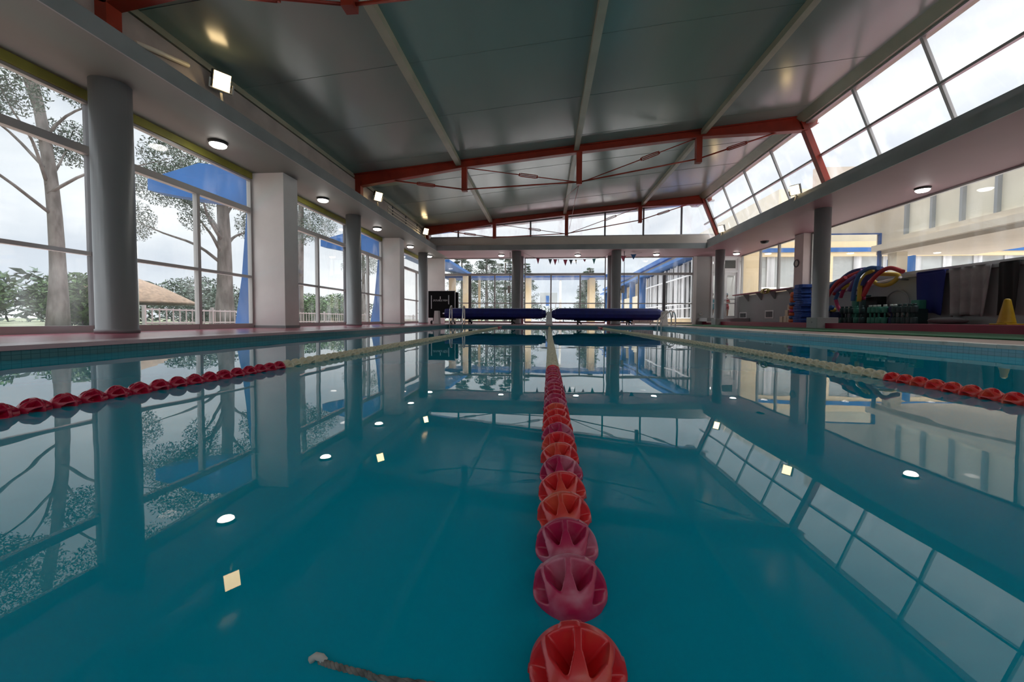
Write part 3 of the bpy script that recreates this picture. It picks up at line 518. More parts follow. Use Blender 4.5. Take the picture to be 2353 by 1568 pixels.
def child(x,y,z0,h,sk,label,suit,cap,crossed,turn):
    k=h/1.16; t=thing('person',label,'person',(x,y,z0)); c,s=math.cos(turn),math.sin(turn)
    def P(a,b,e): return (x+(a*c-b*s)*k,y+(a*s+b*c)*k,z0+e*k)
    ch=[([P(0,0,.56),P(0,.005,.66),P(0,.01,.78),P(0,.01,.885),P(0,.005,.945)],[.088,.078,.088,.07,.034],None)]
    for sg in (-1,1):
        ch.append(([P(sg*.062,0,.52),P(sg*.066,-.012,.29),P(sg*.064,.012,.06),P(sg*.066,-.07,.025)],[.062,.044,.028,.022],0))
        if crossed: ch.append(([P(sg*.11,.0,.865),P(sg*.155,-.02,.71),P(sg*.05,-.115,.73),P(-sg*.055,-.12,.745)],[.036,.028,.024,.02],3))
        else: ch.append(([P(sg*.11,.0,.865),P(sg*.145,.0,.70),P(sg*.14,-.05,.55),P(sg*.135,-.06,.49)],[.036,.028,.022,.02],3))
    bd=skin_body('body',sk,ch,t)
    hb=MB(); hb.ball(P(0,0,1.05),.088*k,16,12,(.86,.98,1.16)); hb.ball(P(0,-.085,1.03),.014*k,8,6); 
    for sg in (-1,1): hb.ball(P(sg*.077,.0,1.04),.02*k,8,6,(.5,.8,1.2))
    part('head',hb,sk,t)
    e=MB()
    for sg in (-1,1): e.ball(P(sg*.032,-.08,1.06),.010*k,8,6)
    part('eyes',e,'hair',t); part('mouth',MB().ball(P(0,-.081,.995),.016*k,8,6,(1,.4,.35)),'magenta',t)
    hm=MB(); b=MB().ball((0,0,0),.094*k,18,12,(.88,1.02,1.16)); q=Vector(P(0,.008,1.058))
    vs=[Vector(v)+q for v in b.v]; fs=[f for f in b.f if sum(b.v[i][2] for i in f)/len(f)>(.012 if cap else -.03)*k or (not cap and sum(b.v[i][1] for i in f)/len(f)>.02*k)]
    part('swim_cap' if cap else 'hair',hm.add(vs,fs,True),'cap' if cap else 'hair',t)
    sm=MB(); prof=[(.092,.50),(.098,.56),(.09,.64),(.092,.72),(.103,.80),(.10,.865),(.06,.89)]
    b=MB().lathe((0,0,0),[(r*1.02*k,zz*k) for r,zz in prof],18); part('swimsuit',sm.add([Vector((v[0]*1.12,v[1]*.92,v[2]))+Vector((x,y,z0)) for v in b.v],b.f,True),suit,t)
    b=MB()
    for sg in (-1,1): b.tube([P(sg*.058,0,.55),P(sg*.065,-.005,.40)],.075*k,14,True,[.074*k,.066*k])
    part('shorts',b,suit,t)
child(8.30,19.22,.3,1.17,'skin_a','child in a dark swim cap and red swimwear, arms crossed behind the glass door','swim_red',True,True,.1)
child(7.66,19.25,.3,1.20,'skin_b','dark-haired child in light blue swimwear half hidden by the round column at the door','swim_blue',False,False,.35)
# ------------------------------------------------------------------ platform side: shelf, vents, equipment
PZ=.1455
t=thing('wall_shelf','long white wall shelf on brackets under the side window next to the door','shelf',(8.5,16.5,1.27)); part('board',MB().box(8.36,WX-.001,14.42,18.72,1.30,1.335),'pvc',t); part('edge_strip',MB().box(8.345,8.36,14.42,18.72,1.295,1.34),'platform',t,'dark red front edge')
for y in (17.87,16.84,15.9,14.8): part('bracket',MB().prism([(8.40,1.298),(WX-.001,1.298),(WX-.001,1.02),(WX-.05,1.02)],'Y',y-.02,y+.02),'wall_grey',t)
hp=[]
for i in range(70):
    a=i*.55; hp.append((8.33+.05*math.sin(a*1.7),15.95+.30*math.cos(a)*(.7+.3*math.sin(a*.37)),1.30+.09*math.sin(a)+.02))
solo('hose_coil',MB().tube([(8.30+.03*math.sin(i),y,max(1.16,z)) if z<1.34 else (x,y,z) for i,(x,y,z) in enumerate(hp)],.016,6),'hose','tangled yellow-green coil hanging over the shelf edge','hose')
for y0,y1,z0,z1,l in ((18.01,18.64,.29,.56,'white framed wall vent nearest the door'),(15.97,16.55,.29,.60,'white framed wall vent nearest the blue boards')):
    t=thing('wall_vent',l,'vent',(WX,(y0+y1)/2,z0),'vents low in the grey wall'); b=MB(); e=.045
    b.box(WX-.02,WX-.001,y0,y0+e,z0,z1); b.box(WX-.02,WX-.001,y1-e,y1,z0,z1); b.box(WX-.017,WX-.001,y0+e*.5,y1-e*.5,z0+.002,z0+e); b.box(WX-.017,WX-.001,y0+e*.5,y1-e*.5,z1-e,z1-.002); part('frame',b,'pvc',t)
    b=MB()
    for i in range(7): b.box(WX-.012,WX-.001,y0+.06+i*(y1-y0-.12)/6.5,y0+.085+i*(y1-y0-.12)/6.5,z0+e,z1-e)
    part('grille',b,'alu_dark',t)
nth=['bottom','second from the bottom','third from the bottom','fourth from the bottom','fifth from the bottom','sixth from the bottom','seventh from the bottom','eighth from the bottom','ninth from the bottom','tenth from the bottom','eleventh from the bottom','twelfth from the bottom','thirteenth from the bottom','fourteenth from the bottom','fifteenth from the bottom','sixteenth from the bottom','seventeenth from the bottom','eighteenth from the bottom','third from the top','second from the top','top']
N=21; th=(1.35-PZ)/N
for i in range(N):
    dx=R.uniform(-.03,.03); dy=R.uniform(-.05,.05); z=PZ+i*th
    solo('kickboard',MB().prism([(8.02+dx,13.28+dy),(8.32+dx,13.28+dy),(8.36+dx,13.4+dy),(8.36+dx,13.62+dy),(8.28+dx,13.70+dy),(8.06+dx,13.70+dy),(7.98+dx,13.62+dy),(7.98+dx,13.4+dy)],'Z',z+.003,z+th-.001),'kick','blue foam kickboard, %s of the tall stack by the pale pier'%nth[i],'kickboard','blue kickboards stacked by the pier',bevel=.008)
rc=['orange','ring_blue','orange','magenta','orange','ring_blue','orange','orange']
rl=['orange','blue','orange','magenta','orange','blue','orange','orange']; z=PZ; on=['bottom','second from the bottom','third from the bottom','fourth from the bottom','fifth from the bottom','third from the top','second from the top','top']
for i,c in enumerate(rc):
    h=.11 if i<6 else .17; rr=.14 if i<6 else .12
    solo('float_ring',MB().lathe((8.22,14.02-.015*(i%2),z),[(rr*.8,.004),(rr,h*.25),(rr*1.02,h*.5),(rr,h*.75),(rr*.8,h-.004)],20),c,'%s foam swim ring, %s of the pile beside the blue boards'%(rl[i],on[i]),'swim ring','swim rings piled by the kickboards'); z+=h
for i,(x,y,z0,h,l) in enumerate(((8.3,14.75,0,.20,'pale foam brick furthest from the ring pile'),(8.3,14.52,0,.22,'pale foam brick in the middle on the floor by the ring pile'),(8.3,14.33,0,.22,'pale foam brick on the floor touching the ring pile'),(8.3,14.45,.22,.20,'pale foam brick lying on two others by the ring pile'),(8.3,14.31,.42,.18,'pale foam brick topmost of the small heap by the ring pile'))):
    solo('foam_brick',MB().box(x-.07,x+.07,y-.085,y+.085,PZ+z0+.001,PZ+z0+h-.001),'wood_pale',l,'foam brick','pale bricks by the wall',bevel=.008)
# noodle rack and noodles
t=thing('noodle_rack','white rack bar along the grey wall carrying foam noodles','rack',(8.3,10.8,1.1)); part('bar',MB().tube([at(1930,672,'X',8.25),at(2070,637,'X',8.25)],.03,10),'pvc',t)
for q in (.15,.85): p=at(1930,672,'X',8.25).lerp(at(2070,637,'X',8.25),q); part('bracket',MB().beam(p,(WX-.001,p.y,p.z),.03),'alu_dark',t)
nd=[('red',8.02,[(1960,175),(1750,115),(1580,190),(1430,350),(1310,575)],'red foam noodle in front of the others, arching from the wall sill'),
('blue',8.06,[(1560,115),(1400,120),(1240,240),(1165,450),(1140,655)],'blue foam noodle hanging straight down beside the single yellow one'),
('yellow',8.10,[(1480,145),(1350,230),(1265,390),(1240,665)],'yellow foam noodle with its end hanging between a blue and a red one'),
('navy',8.17,[(1620,120),(1480,190),(1350,320),(1280,420)],'dark blue foam noodle tucked behind the front red one'),
('magenta',8.22,[(1400,330),(1330,420),(1310,640)],'crimson foam noodle hanging behind the yellow end'),
('purple',8.12,[(1300,150),(1230,230),(1150,350),(1080,490)],'purple foam noodle with its end in mid-air above the gap'),
('red',8.2,[(1280,175),(1080,250),(950,370),(830,550)],'red foam noodle in the middle of the bunch beside a purple one'),
('navy',8.26,[(1340,130),(1150,170),(1000,260),(880,380)],'dark blue foam noodle along the top of the bunch'),
('purple',8.08,[(1200,240),(1040,340),(930,430),(850,500)],'purple foam noodle across the middle of the bunch, end near the rack'),
('red',8.05,[(1020,270),(900,340),(800,460),(715,600)],'red foam noodle nearest the column with a drooping end'),
('blue',8.2,[(1000,300),(860,340),(760,440),(645,605)],'pale blue foam noodle closest to the round column'),
('yellow',8.14,[(1100,385),(1030,415),(970,455)],'short yellow foam noodle end poking out of the bunch'),
('magenta',8.19,[(1010,430),(975,500),(940,600)],'crimson foam noodle end below the short yellow one'),
('blue',8.24,[(930,450),(890,540),(850,640)],'blue foam noodle end low in the bunch over the crimson one'),
('magenta',8.12,[(860,640),(890,740),(950,835)],'crimson foam noodle drooping lowest to the baskets'),
('blue',8.28,[(1450,150),(1250,180),(1080,300),(960,420)],'blue foam noodle at the back of the bunch above the purple ones'),
('red',8.16,[(1190,235),(1070,330),(1000,450)],'red foam noodle with its end beside the short yellow one'),
('navy',8.11,[(1430,170),(1330,280),(1290,400)],'dark blue foam noodle end just behind the front yellow one'),
('yellow',8.25,[(1480,335),(1560,385),(1650,400),(1760,370),(1850,300),(1880,230),(1700,215),(1560,215)],'yellow foam noodle looped beneath the white rack bar')]
for c,X,ps,l in nd:
    P=cr([at(1800+a/7.13,600+e/7.13,'X',X) for a,e in ps],6); solo('foam_noodle',MB().tube(P,.048 if len(ps)>3 else .043,12),'noodle_'+c,l,'pool noodle','foam noodles on the rack')
# baskets, dumbbells, hoop along the wall
def px(cx_,cy_,X): return at(1800+cx_/7.13,600+cy_/7.13,'X',X)
def floorY(cx_,X): return px(cx_,1000,X).y
y0,y1=floorY(870,8.2),floorY(670,8.2)
t=thing('storage_crate','dark crate of small pool toys next to the round column','crate',(8.2,(y0+y1)/2,PZ)); b=MB(); xx0,xx1=8.02,8.42
b.box(xx0,xx0+.02,y0,y1,PZ+.001,.45); b.box(xx1-.02,xx1,y0,y1,PZ+.001,.45); b.box(xx0,xx1,y0,y0+.02,PZ+.001,.45); b.box(xx0,xx1,y1-.02,y1,PZ+.001,.45); b.box(xx0,xx1,y0,y1,PZ+.001,PZ+.02); part('tub',b,'dumb_navy',t); part('rim',MB().box(xx0-.02,xx0+.03,y0-.02,y1+.02,.44,.465),'black',t)
for i,(c,l) in enumerate((('ring_blue','blue toy ball piled highest in the crate by the column'),('noodle_yellow','yellow toy ball at the corner of the crate by the column'),('noodle_blue','light blue toy ball in the middle of the crate by the column'),('wood_pale','cream toy ball resting in the crate by the column'),('kick','deep blue toy ball at the back of the crate'))):
    solo('toy_ball',MB().ball((8.12+.10*(i%2)+.03*i,y0+.10+.11*i,.50+(.08 if i==0 else .02*(i%3))),.07,14,10),c,l,'ball','toy balls in the crate')
solo('storage_box',MB().box(8.15,8.5,y0+.05,y1-.05,.62,.70).box(8.15,8.5,y0+.05,y1-.05,.70,.95),'dumb_dark','dark green box behind the toy crate under the noodle ends','box',bevel=.01) if 0 else None
def dumb(y,X,m,k,l):
    t=thing('water_dumbbell',l,'dumbbell',(X,y,PZ),'foam water dumbbells standing by the wall')
    for a,c in ((0,.15),(.25,.40)): part('foam_end',MB().lathe((X,y,PZ+a),[(.052,.002),(.061,.02),(.061,c-a-.02),(.052,c-a)],16),m,t)
    part('grip',MB().lathe((X,y,PZ+.14),[(.02,0),(.02,.12)],12),m,t); part('end_cap',MB().lathe((X,y,PZ+.40),[(.035,0),(.035,.05)],12),k,t)
kk=0
for cx_,X,m,k,l in ((1420,8.0,'dumb_green','pale_knob','green water dumbbell first of the bright green row, beside the dark box'),(1490,8.0,'dumb_green','pale_knob','green water dumbbell second of the bright green row'),(1560,8.0,'dumb_green','pale_knob','green water dumbbell third of the bright green row'),(1660,8.0,'dumb_green','pale_knob','green water dumbbell last of the bright green row, set apart'),
 (1768,8.05,'dumb_navy','pale_knob','navy water dumbbell next to the last bright green one'),(1820,8.05,'dumb_dark','pale_knob','dark green water dumbbell in front of the hoop'),(1900,8.05,'dumb_dark','dumb_dark','dark green water dumbbell under the right side of the hoop'),(1980,8.05,'dumb_dark','dumb_dark','dark green water dumbbell between hoop and green block'),(2060,8.05,'dumb_dark','dumb_dark','dark green water dumbbell below the green block'),(2140,8.05,'dumb_dark','dumb_dark','dark green water dumbbell nearest the blue towel'),
 (960,8.1,'dumb_dark','dumb_dark','dark water dumbbell nearest the toy crate'),(1030,8.1,'dumb_dark','dumb_dark','dark water dumbbell second from the toy crate'),(1100,8.1,'dumb_dark','dumb_dark','dark water dumbbell third from the toy crate'),(1190,8.1,'dumb_green','dumb_green','green water dumbbell at the foot of the green canisters'),(1280,8.1,'dumb_dark','dumb_dark','dark water dumbbell between the green canisters and the bright row')): dumb(floorY(cx_,X),X,m,k,l)
for cx_,X,h,m,l in ((1210,8.38,.98,'dumb_green','tall green canister under the hanging blue noodle'),(1330,8.38,.96,'dumb_dark','tall dark green canister under the yellow noodle end')):
    y=floorY(cx_,X); t=thing('canister',l,'canister',(X,y,PZ)); part('body',MB().lathe((X,y,PZ),[(.12,.001),(.125,.03),(.125,h-.30),(.10,h-.26)],20),m,t); part('lid',MB().lathe((X,y,PZ+h-.26),[(.11,0),(.11,.04)],20),'dumb_dark',t)
solo('storage_box',MB().box(8.28,8.50,floorY(1610,8.4),floorY(1420,8.4),.50,.82).box(8.35,8.55,floorY(1590,8.4),floorY(1440,8.4),PZ+.001,.50),'black','black box standing behind the bright green dumbbells','box',bevel=.01)
p=px(1850,760,8.55); solo('hula_hoop',MB().torus((8.56,p.y,.62),.33,.02,'X',40,8),'column','grey hoop leaning upright against the wall behind the dumbbells','hoop')
y=floorY(2180,8.35); t=thing('foam_block','bright green foam block on a dark base beside the blue towel','foam block',(8.4,y,PZ)); part('block',MB().box(8.30,8.46,y-.10,y+.10,.48,.68),'dumb_green',t,bevel=.015); part('base',MB().box(8.28,8.48,y-.12,y+.12,PZ+.001,.478),'dumb_dark',t)
p=px(1060,800,8.3); solo('toy_boat',MB().ball(p,.08,14,10,(.8,2.2,.7)),'noodle_yellow','small orange-yellow float lying on the dark dumbbells','float')
solo('small_ball',MB().ball((8.0,floorY(905,8.0),PZ+.047),.045,12,8),'dumb_green','small green ball beside the yellow float','ball')
def drape(y0,y1,X,z0,z1,sag,m,l,cat,name,amp=.02,fq=9):
    nu,nv=24,14; vs=[]
    for s in (0,1):
        for j in range(nv+1):
            for i in range(nu+1):
                u=i/nu; v=j/nv; y=y0+(y1-y0)*(u*(1-.14*v)+.07*v); z=z1+(z0-z1)*v - sag*v*(u-.4)**2*-1*0 + (sag*math.sin(u*3.1)*v)
                vs.append((X-.03-amp*math.sin(u*fq+v)*(.3+v)-(0 if s==0 else .012),y,z))
    w=nu+1; h=(nu+1)*(nv+1); fs=[]
    for j in range(nv):
        for i in range(nu):
            a=j*w+i; fs+= [(a,a+1,a+w+1,a+w),(h+a,h+a+w,h+a+w+1,h+a+1)]
    for j in range(nv): a=j*w; fs+=[(a,a+w,h+a+w,h+a),(a+nu,h+a+nu,h+a+w+nu,a+w+nu)]
    for i in range(nu): fs+=[(i,h+i,h+i+1,i+1),(nv*w+i,nv*w+i+1,h+nv*w+i+1,h+nv*w+i)]
    b=MB().add(vs,fs,True); b.box(X-.05,WX+.12,y0+.03,y1-.03,z1-.004,z1+.012); return solo(name,b,m,l,cat)
drape(9.28,9.95,8.52,.33,1.31,.06,'cloth_blue','dark blue towel hanging from the wall sill beside the foam block','towel','towel')
drape(8.42,9.22,8.53,.30,1.31,.04,'cloth_grey','large grey cloth hanging in folds between the blue towel and the dark one','cloth','hanging_cloth',.05,22)
drape(7.96,8.30,8.54,.32,1.31,.03,'cloth_dark','black cloth hanging from the sill behind the yellow cone','cloth','hanging_cloth',.03,12)
solo('bundle',MB().ball((8.25,8.95,.22),.10,18,10,(1.3,4.2,.72)),'bundle_shade','low bundle on the platform, coloured as the grey shade under the hanging cloth','bundle')  # dark grey carries the shade below the hanging cloth
t=thing('traffic_cone','yellow cone standing on the red platform in front of the hanging cloths','cone',(7.95,7.62,PZ)); part('cone',MB().lathe((7.95,7.60,PZ),[(.115,.022),(.11,.05),(.048,.40),(.04,.44),(.02,.455)],24),'cone_yellow',t); part('base',MB().box(7.81,8.09,7.46,7.74,PZ+.001,PZ+.024),'cone_yellow',t,bevel=.01)
# ------------------------------------------------------------------ outside: ground and buildings
b=MB(); b.box(-90,-6.02,-40,140,-.5,-.04); struct('ground',b,'grass'); b=MB(); b.box(-6.02,90,BY+.22,46,-.5,-.05); b.box(WX+.16,90,-40,BY+.22,-.5,-.05); struct('ground',b,'paving')
struct('path',MB().box(-8.2,-6.02,-3,30,-.045,-.02),'paving'); struct('path',MB().box(-9.6,-8.2,-3,30,-.045,-.015),'path_red')
struct('sea',MB().box(-90,90,46,400,-1.2,-1.0),'sea')
poly=[(-5.97,3.06),(-5.97,3.2),(-7.04,3.34),(-8.18,3.05),(-8.18,2.82),(-7.4,2.67),(-6.02,2.47),(-6.16,1.03),(-6.34,-.04),(-5.97,-.04)]
for y,l in ((7.82,'blue slanted concrete buttress outside beside the nearer white pier'),(14.16,'blue slanted concrete buttress outside beside the far white pier')): solo('buttress',MB().prism(poly,'Y',y-.16,y+.22),'blue_paint',l,'buttress',kind='thing')
# covered walkway: posts and blue eaves
t=thing('walkway_canopy','blue roofed open walkway on cream square pillars beyond the far windows','canopy',(-2,25.5,0))
part('roof',MB().prism([(24.9,2.80),(26.6,2.80),(26.6,3.0),(24.9,2.98)],'X',-6.5,5.2),'blue_dark',t)
part('roof',MB().add([(-4.7,19.3,2.95),(-4.7,26.5,2.95),(-8.2,26.5,3.7),(-8.2,19.3,3.7),(-4.7,19.3,3.10),(-4.7,26.5,3.10),(-8.2,26.5,3.85),(-8.2,19.3,3.85)],[(0,1,2,3),(7,6,5,4),(0,4,5,1),(1,5,6,2),(2,6,7,3),(3,7,4,0)]),'blue_paint',t)
for px_,y,hw in ((1039.5,25.3,.19),(1071,24.2,.17),(1101.5,26.4,.07),(1214.5,25.5,.18),(1353,26.3,.08),(1361,25.5,.17)):
    x=at(px_,650,'Y',y).x; part('pillar',MB().box(x-hw,x+hw,y-hw,y+hw,-.05,2.95),'cream',t)
# side wing with curtain wall and blue fins
t=thing('side_wing','long cream and blue wing with tall curtained windows seen through the far glass','building',(7,27,0))
X=6.75; part('wall',MB().box(X+.05,X+.3,19.25,48,-.05,.30).box(X+.3,X+2.5,21.4,48,-.05,3.0),'cream',t); part('blue_eaves',MB().box(X-.35,X+2.5,19.25,48,3.1,3.26),'blue_paint',t); part('parapet',MB().box(X+.15,X+2.5,19.25,48,3.26,3.60),'cream',t); part('blue_coping',MB().box(X-.05,X+2.5,19.25,48,3.60,3.84),'blue_paint',t)
y=19.4; i=0
while y<27.6:
    part('curtain',MB().box(X+.14,X+.17,y,y+.30+.1*(i%3),.30,3.0),'curtain',t); y+=.62; i+=1
part('glazing',MB().box(X+.20,X+.22,19.3,27.8,.30,3.0),'dark_glass',t)
b=MB(); b.box(X,X+.06,19.3,27.8,2.30,2.36); b.box(X,X+.06,19.3,27.8,.98,1.03); b.box(X,X+.06,19.3,27.8,.76,.80); b.box(X,X+.06,19.3,27.8,.28,.33)
for k in range(9): b.box(X,X+.06,19.3+k*1.05,19.36+k*1.05,.30,3.0)
part('window_frame',b,'pvc',t)
for k in range(6):
    y=28.2+k*3.2; part('fin',MB().box(X-.28,X+.1,y,y+.25,-.05,3.1),'blue_paint',t); part('panel',MB().box(X-.12,X+.1,y+.25,y+3.2,-.05,1.95),'cream2',t)
# cream facade facing the hall behind the shelf window
t=thing('cream_block','cream building with a blue band facing the side windows','building',(13,20.5,0)); Y=20.2
part('wall',MB().box(8.85,9.62,18.83,18.94,-.05,3.95).box(9.35,9.62,Y-.2,Y+.3,-.05,3.9).box(9.6,26,Y,Y+.3,3.26,3.46).box(9.6,26,Y,Y+.3,3.66,3.95).box(9.6,26,Y,Y+.3,-.05,1.75).box(13.0,13.5,Y-.05,Y+.3,1.75,3.3),'cream',t); part('blue_band',MB().box(9.6,26,Y-.03,Y+.3,3.46,3.66),'blue_paint',t); part('glazing',MB().box(9.6,26,Y+.12,Y+.14,1.75,3.26),'frost',t)
part('sill',MB().box(9.6,26,Y-.06,Y,1.72,1.80),'pvc',t)
for k in range(9): part('curtain',MB().box(10.6+k*1.3,10.95+k*1.3,Y+.06,Y+.10,1.80,3.26),'curtain',t)
part('upper_storey',MB().box(12,26,22,34,3.9,7.0),'cream2',t)
# raised wing beside the hall
t=thing('raised_wing','beige upper storey with tall pale panes outside the side glass','building',(12,10,0)); X=11.0
part('wall',MB().box(X,X+3,13.4,14.4,2.40,5.4).box(X,X+3,-4,13.4,2.40,2.88).box(X+.05,X+3,-4,13.4,4.95,5.4),'beige_b2',t); part('ledge',MB().box(X-.16,X,-4,14.4,2.52,2.70),'beige_b2',t)
part('link_wall',MB().box(8.95,X,14.25,14.45,3.10,5.3),'beige_b2',t); part('link_rail',MB().box(8.95,X+.02,14.2,14.25,3.06,3.10).box(X-.06,X+.02,14.2,14.28,-.05,3.10),'blue_dark',t)
part('pane',MB().box(X+.10,X+.12,-4,13.4,2.88,4.95),'frost_pale',t)
for k in range(14):
    y=13.37-k*.83; part('mullion',MB().box(X,X+.1,y-.035,y+.035,2.88,4.95),'column',t)
for y in (13.9,9.7,5.5): part('pillar',MB().box(X+.1,X+.42,y-.17,y+.17,-.05,2.40),'cream2',t)
solo('blue_panel',MB().box(13.0,13.08,15.4,16.5,-.05,2.55),'blue_paint','plain blue panel standing outside below the beige upper storey','panel',kind='thing')
t=thing('notice_board','grey board with a blue sign on posts far beyond the central window','board',(.3,40,0)); part('board',MB().box(-.55,1.15,40,40.1,1.85,2.86),'wall_grey',t); part('sign',MB().box(.02,.34,39.94,40,1.55,2.55),'blue_paint',t)
for x in (-.4,1.0): part('post',MB().box(x-.05,x+.05,40,40.1,-.1,1.85),'alu',t)
t=thing('lamp_post','slim lamp post with a round white globe beyond the central far window','lamp post',(1.09,30,0)); part('pole',MB().lathe((1.09,30,-.05),[(.11,0),(.07,3.25)],12),'wall_beige',t); part('globe',MB().ball((1.09,30,3.3),.16,14,10),'pvc',t)
# slatted fence and hedges
for k in range(3):
    pass
FM_='alu'; t=thing('wire_fence','low white rail fence on the lawn outside the side windows','fence',(-9.8,12,0))
b=MB()
for z in (.06,.40): b.beam((-9.8,9,z),(-9.8,30,z),.04)
part('rail',b,FM_,t); b=MB()
for k in range(110): b.box(-9.81,-9.79,9.2+k*.19-.012,9.2+k*.19+.012,-.03,.44)
part('pickets',b,FM_,t)
for k in range(11): part('post',MB().box(-9.84,-9.76,9+k*2-.02,9+k*2+.02,-.05,.50),FM_,t)
t=thing('thatched_parasol','brown thatched parasol on a pole on the lawn outside the side windows','parasol',(-15.5,13.6,0)); part('thatch',MB().lathe((-15.5,13.6,1.0),[(2.1,-.3),(2.05,-.22),(1.1,.32),(.05,.78)],20),'thatch',t); part('pole',MB().lathe((-15.5,13.6,-.05),[(.06,0),(.06,1.5)],10),'bark',t)
for y,h,l in ((11.0,2.5,'slim white post outside over the thatched parasol'),(15.6,2.0,'slim white post outside just past the big trunk')): solo('white_post',MB().lathe((-12.2,y,-.05),[(.05,0),(.05,h)],10),'pvc',l,'post',kind='thing')
# ------------------------------------------------------------------ trees
def leaves(b,c,r,n,s,rn,flat=1.,drop=0):
    for _ in range(n):
        while 1:
            v=Vector((rn.uniform(-1,1),rn.uniform(-1,1),rn.uniform(-1,1)))
            if .15<v.length<1: break
        p=Vector(c)+Vector((v.x*r,v.y*r,v.z*r*flat)); a=Vector((rn.uniform(-1,1),rn.uniform(-1,1),rn.uniform(-.7,.7)-drop)).normalized(); e=a.cross(Vector((rn.uniform(-1,1),rn.uniform(-1,1),rn.uniform(-1,1)))).normalized()
        q=s*rn.uniform(.6,1.4); b.add([p-a*q-e*q*.22,p-a*q*.2+e*q*.3,p+a*q,p+a*q*.1-e*q*.3],[(0,1,2,3)])
def tree(x,y,h,r0,crown,l,seed,leaf='leaf_pine',lean=0,fork=True,cat='tree',name='pine_tree'):
    rn=random.Random(seed); t=thing(name,l,cat,(x,y,-.05))
    P=[(x+lean*k*k,y+.1*math.sin(k*4),-.05+h*k) for k in (0,.15,.35,.55,.75,1)]
    b=MB().tube(cr(P,3),r0,12,True,[r0*(1.35-.3*min(1,i/3))*(1-.045*i) for i in range(16)])
    br=[]
    for cx_,cy_,cz_,cr_,n,fl in crown:
        c=Vector((x+cx_,y+cy_,cz_)); k=max(.25,min(.98,(cz_-.3*cr_)/h-.12)); s=Vector((x+lean*k*k,y,-.05+h*k)); br.append((s,c))
    part('trunk',b,'bark',t)
    bb=MB()
    for s,c in br: bb.tube(cr([s,s.lerp(c,.35)+Vector((rn.uniform(-.1,.1),rn.uniform(-.1,.1),.16)),s.lerp(c,.7)+Vector((0,0,.05)),c],3),.05,6,True,[r0*(.24-.022*i) for i in range(10)])
    part('branches',bb,'bark',t)
    f=MB()
    for cx_,cy_,cz_,cr_,n,fl in crown: leaves(f,(x+cx_,y+cy_,cz_),cr_,n*11,.038,rn,fl,.5)
    part('foliage',f,leaf,t)
tree(-11,8.15,9,.15,[(-1.2,-1.0,5.0,1.1,420,.6),(-.6,-2.2,3.9,.8,300,.7),(.6,.8,5.6,1.2,420,.5),(-.8,1.0,4.5,.7,220,.8),(0,-.4,6.5,1.6,500,.5),(.8,-1.4,4.6,.7,220,.9),(1.4,1.5,4.3,.7,200,.9)],'tall pine with forked lower trunk in the lawn, nearest outside the side windows',1,lean=-1.3)
tree(-11,12.85,8,.26,[(-.9,-1.2,4.3,.9,320,.7),(.6,-1.7,4.1,.9,300,.7),(-1.7,-1.4,3.2,.55,170,1.2),(.3,.6,4.6,1.0,320,.6),(0,0,5.6,1.5,420,.5),(.2,1.2,3.6,.6,150,1.1),(-.2,-.8,3.5,.5,110,1.2)],'thick pale pine trunk behind the parasol, framed by the blue buttress',2,lean=-.2)
tree(-11.4,17.6,8,.2,[(-.8,-1.0,4.2,.9,260,.7),(.4,.8,4.6,1.0,260,.6),(0,0,5.4,1.3,300,.5),(.9,-1.2,3.9,.7,160,.9)],'slim pine past the nearer white pier outside the side windows',3,lean=.4)
tree(-13,27.6,7,.18,[(0,0,4.8,1.4,260,.7),(.8,-.9,3.8,.8,150,.8),(-1,.6,3.9,.9,150,.8)],'pine further along the lawn, seen beside the middle side column',4)
def bush(x,y,r,h,l,leaf,seed,n=700):
    rn=random.Random(seed); t=thing('bush',l,'bush',(x,y,-.05)); f=MB()
    leaves(f,(x,y,h*.5),r,n*6,.08,rn,h*.55/r); part('foliage',f,leaf,t); part('stem',MB().lathe((x,y,-.05),[(.05,0),(.03,h*.6)],8),'bark',t)
for i,(x,y,r,h,lf,l) in enumerate(((-13.0,7.3,1.3,1.5,'leaf_bush','leafy green bush behind the nearest pine trunk'),(-12.2,9.6,1.0,1.3,'leaf_bush','bright green bush just past the nearest pine trunk'),(-16.5,6.2,1.9,1.9,'leaf_far','large grey-green bush at the edge of the lawn'),(-18.9,11.4,1.15,1.7,'leaf_far','grey-green bush behind the thatched parasol'),(-16.9,18.3,2.0,2.1,'leaf_far','grey-green bush behind the thick pale trunk'),(-13.2,21.2,1.3,1.5,'leaf_bush','green bush outside past the nearer white pier'),(-13.2,24.5,1.4,1.7,'leaf_bush','green bush outside beside the middle side column'))): bush(x,y,r,h,l,lf,20+i,900 if r>1.5 else 650)
rn=random.Random(50); b=MB()
for k in range(46): leaves(b,(-24.2+R.uniform(-1.5,1.5),-4+k*1.25,1.0),1.6,200,.24,rn,.9)
tag(part('hedge',b,'leaf_far'),'long grey-green hedge closing off the lawn outside the side windows','hedge',kind='stuff')
rn=random.Random(51); b=MB()
for k in range(24): leaves(b,(-13.5+k*.8,44.2,.8),.9,70,.22,rn,.9)
tag(part('hedge',b,'leaf_far'),'low hedge beyond the far windows','hedge',kind='stuff')
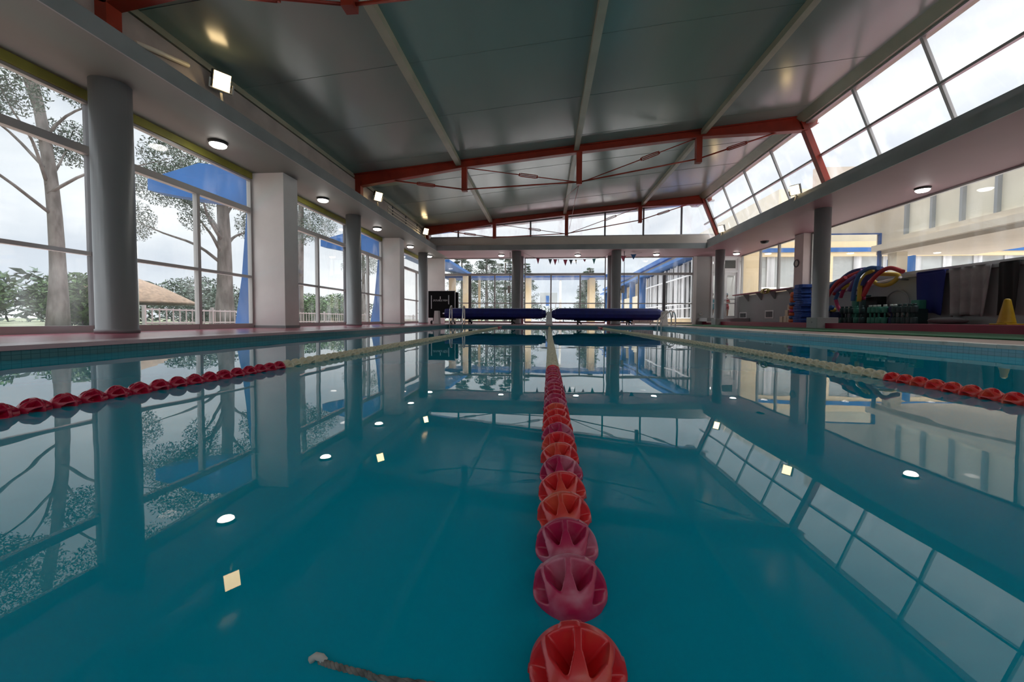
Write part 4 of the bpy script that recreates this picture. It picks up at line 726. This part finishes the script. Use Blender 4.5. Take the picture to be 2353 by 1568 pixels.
def conifer(x,y,h,r,l,seed,lf='leaf_pine',n=1500):
    rn=random.Random(seed); t=thing('conifer',l,'tree',(x,y,-.05),'dark trees beyond the walkway'); part('trunk',MB().lathe((x,y,-.05),[(.16,0),(.04,h)],8),'bark',t); f=MB()
    for k in range(22):
        z=.8+(h-.8)*k/22; rr=r*(1-.75*(k/22)**1.3)*rn.uniform(.75,1.15)
        for a in range(5):
            an=rn.uniform(0,6.28); leaves(f,(x+math.cos(an)*rr*.65,y+math.sin(an)*rr*.65,z),rr*.42,n//18,.075,rn,.35,.2)
    part('foliage',f,lf,t)
for i,(x,y,h,r,l) in enumerate(((-7.3,34.5,6.4,1.9,'dark conifer beyond the walkway behind the first cream pillar'),(-4.6,31,6.1,1.7,'dark conifer beyond the walkway by the second cream pillar'),(-3.6,35.6,6.6,1.5,'dark conifer beyond the walkway nearest the first far column'),(-1.9,38,5.6,1.6,'thin conifer showing beside the cream pillar at the central window'),(3.6,34,4.6,1.5,'dark conifer behind the cream pillar next to the second far column'),(4.3,41,5.2,1.5,'distant conifer past the blue fins of the wing'))): conifer(x,y,h,r,l,70+i,n=1500 if i<3 else 1100)
# ------------------------------------------------------------------ sky
w=bpy.data.worlds.new('sky'); S.world=w; w.use_nodes=True; nt=w.node_tree; nt.nodes.clear()
o=nt.nodes.new('ShaderNodeOutputWorld'); bg=nt.nodes.new('ShaderNodeBackground'); g=nt.nodes.new('ShaderNodeTexCoord'); mp=nt.nodes.new('ShaderNodeMapping'); mp.inputs['Scale'].default_value=(1,1,2.6)
n=nt.nodes.new('ShaderNodeTexNoise'); n.inputs['Scale'].default_value=2.6; n.inputs['Detail'].default_value=6; n.inputs['Distortion'].default_value=.4
r=nt.nodes.new('ShaderNodeValToRGB'); r.color_ramp.elements[0].position=.36; r.color_ramp.elements[0].color=(.60,.64,.71,1); r.color_ramp.elements[1].position=.66; r.color_ramp.elements[1].color=(1,1,1,1)
nt.links.new(g.outputs['Generated'],mp.inputs[0]); nt.links.new(mp.outputs[0],n.inputs['Vector']); nt.links.new(n.outputs['Fac'],r.inputs[0]); nt.links.new(r.outputs[0],bg.inputs[0])
sx=nt.nodes.new('ShaderNodeSeparateXYZ'); nt.links.new(g.outputs['Generated'],sx.inputs[0]); mr=nt.nodes.new('ShaderNodeMapRange'); mr.inputs[1].default_value=.68; mr.inputs[2].default_value=1; mr.inputs[3].default_value=.80; mr.inputs[4].default_value=11.
nt.links.new(sx.outputs[2],mr.inputs[0]); nt.links.new(mr.outputs[0],bg.inputs[1])
nt.links.new(bg.outputs[0],o.inputs[0])
# ------------------------------------------------------------------ output settings
vs=S.view_settings; vs.view_transform='Standard'; vs.look='None'; vs.gamma=1; vs.use_curve_mapping=False; vs.exposure=.75
c=S.cycles; c.max_bounces=8; c.diffuse_bounces=4; c.glossy_bounces=4; c.use_adaptive_sampling=True; c.adaptive_threshold=.035; c.transparent_max_bounces=24; c.transmission_bounces=4; c.sample_clamp_indirect=6; c.caustics_reflective=False; c.caustics_refractive=False
c.use_denoising=True
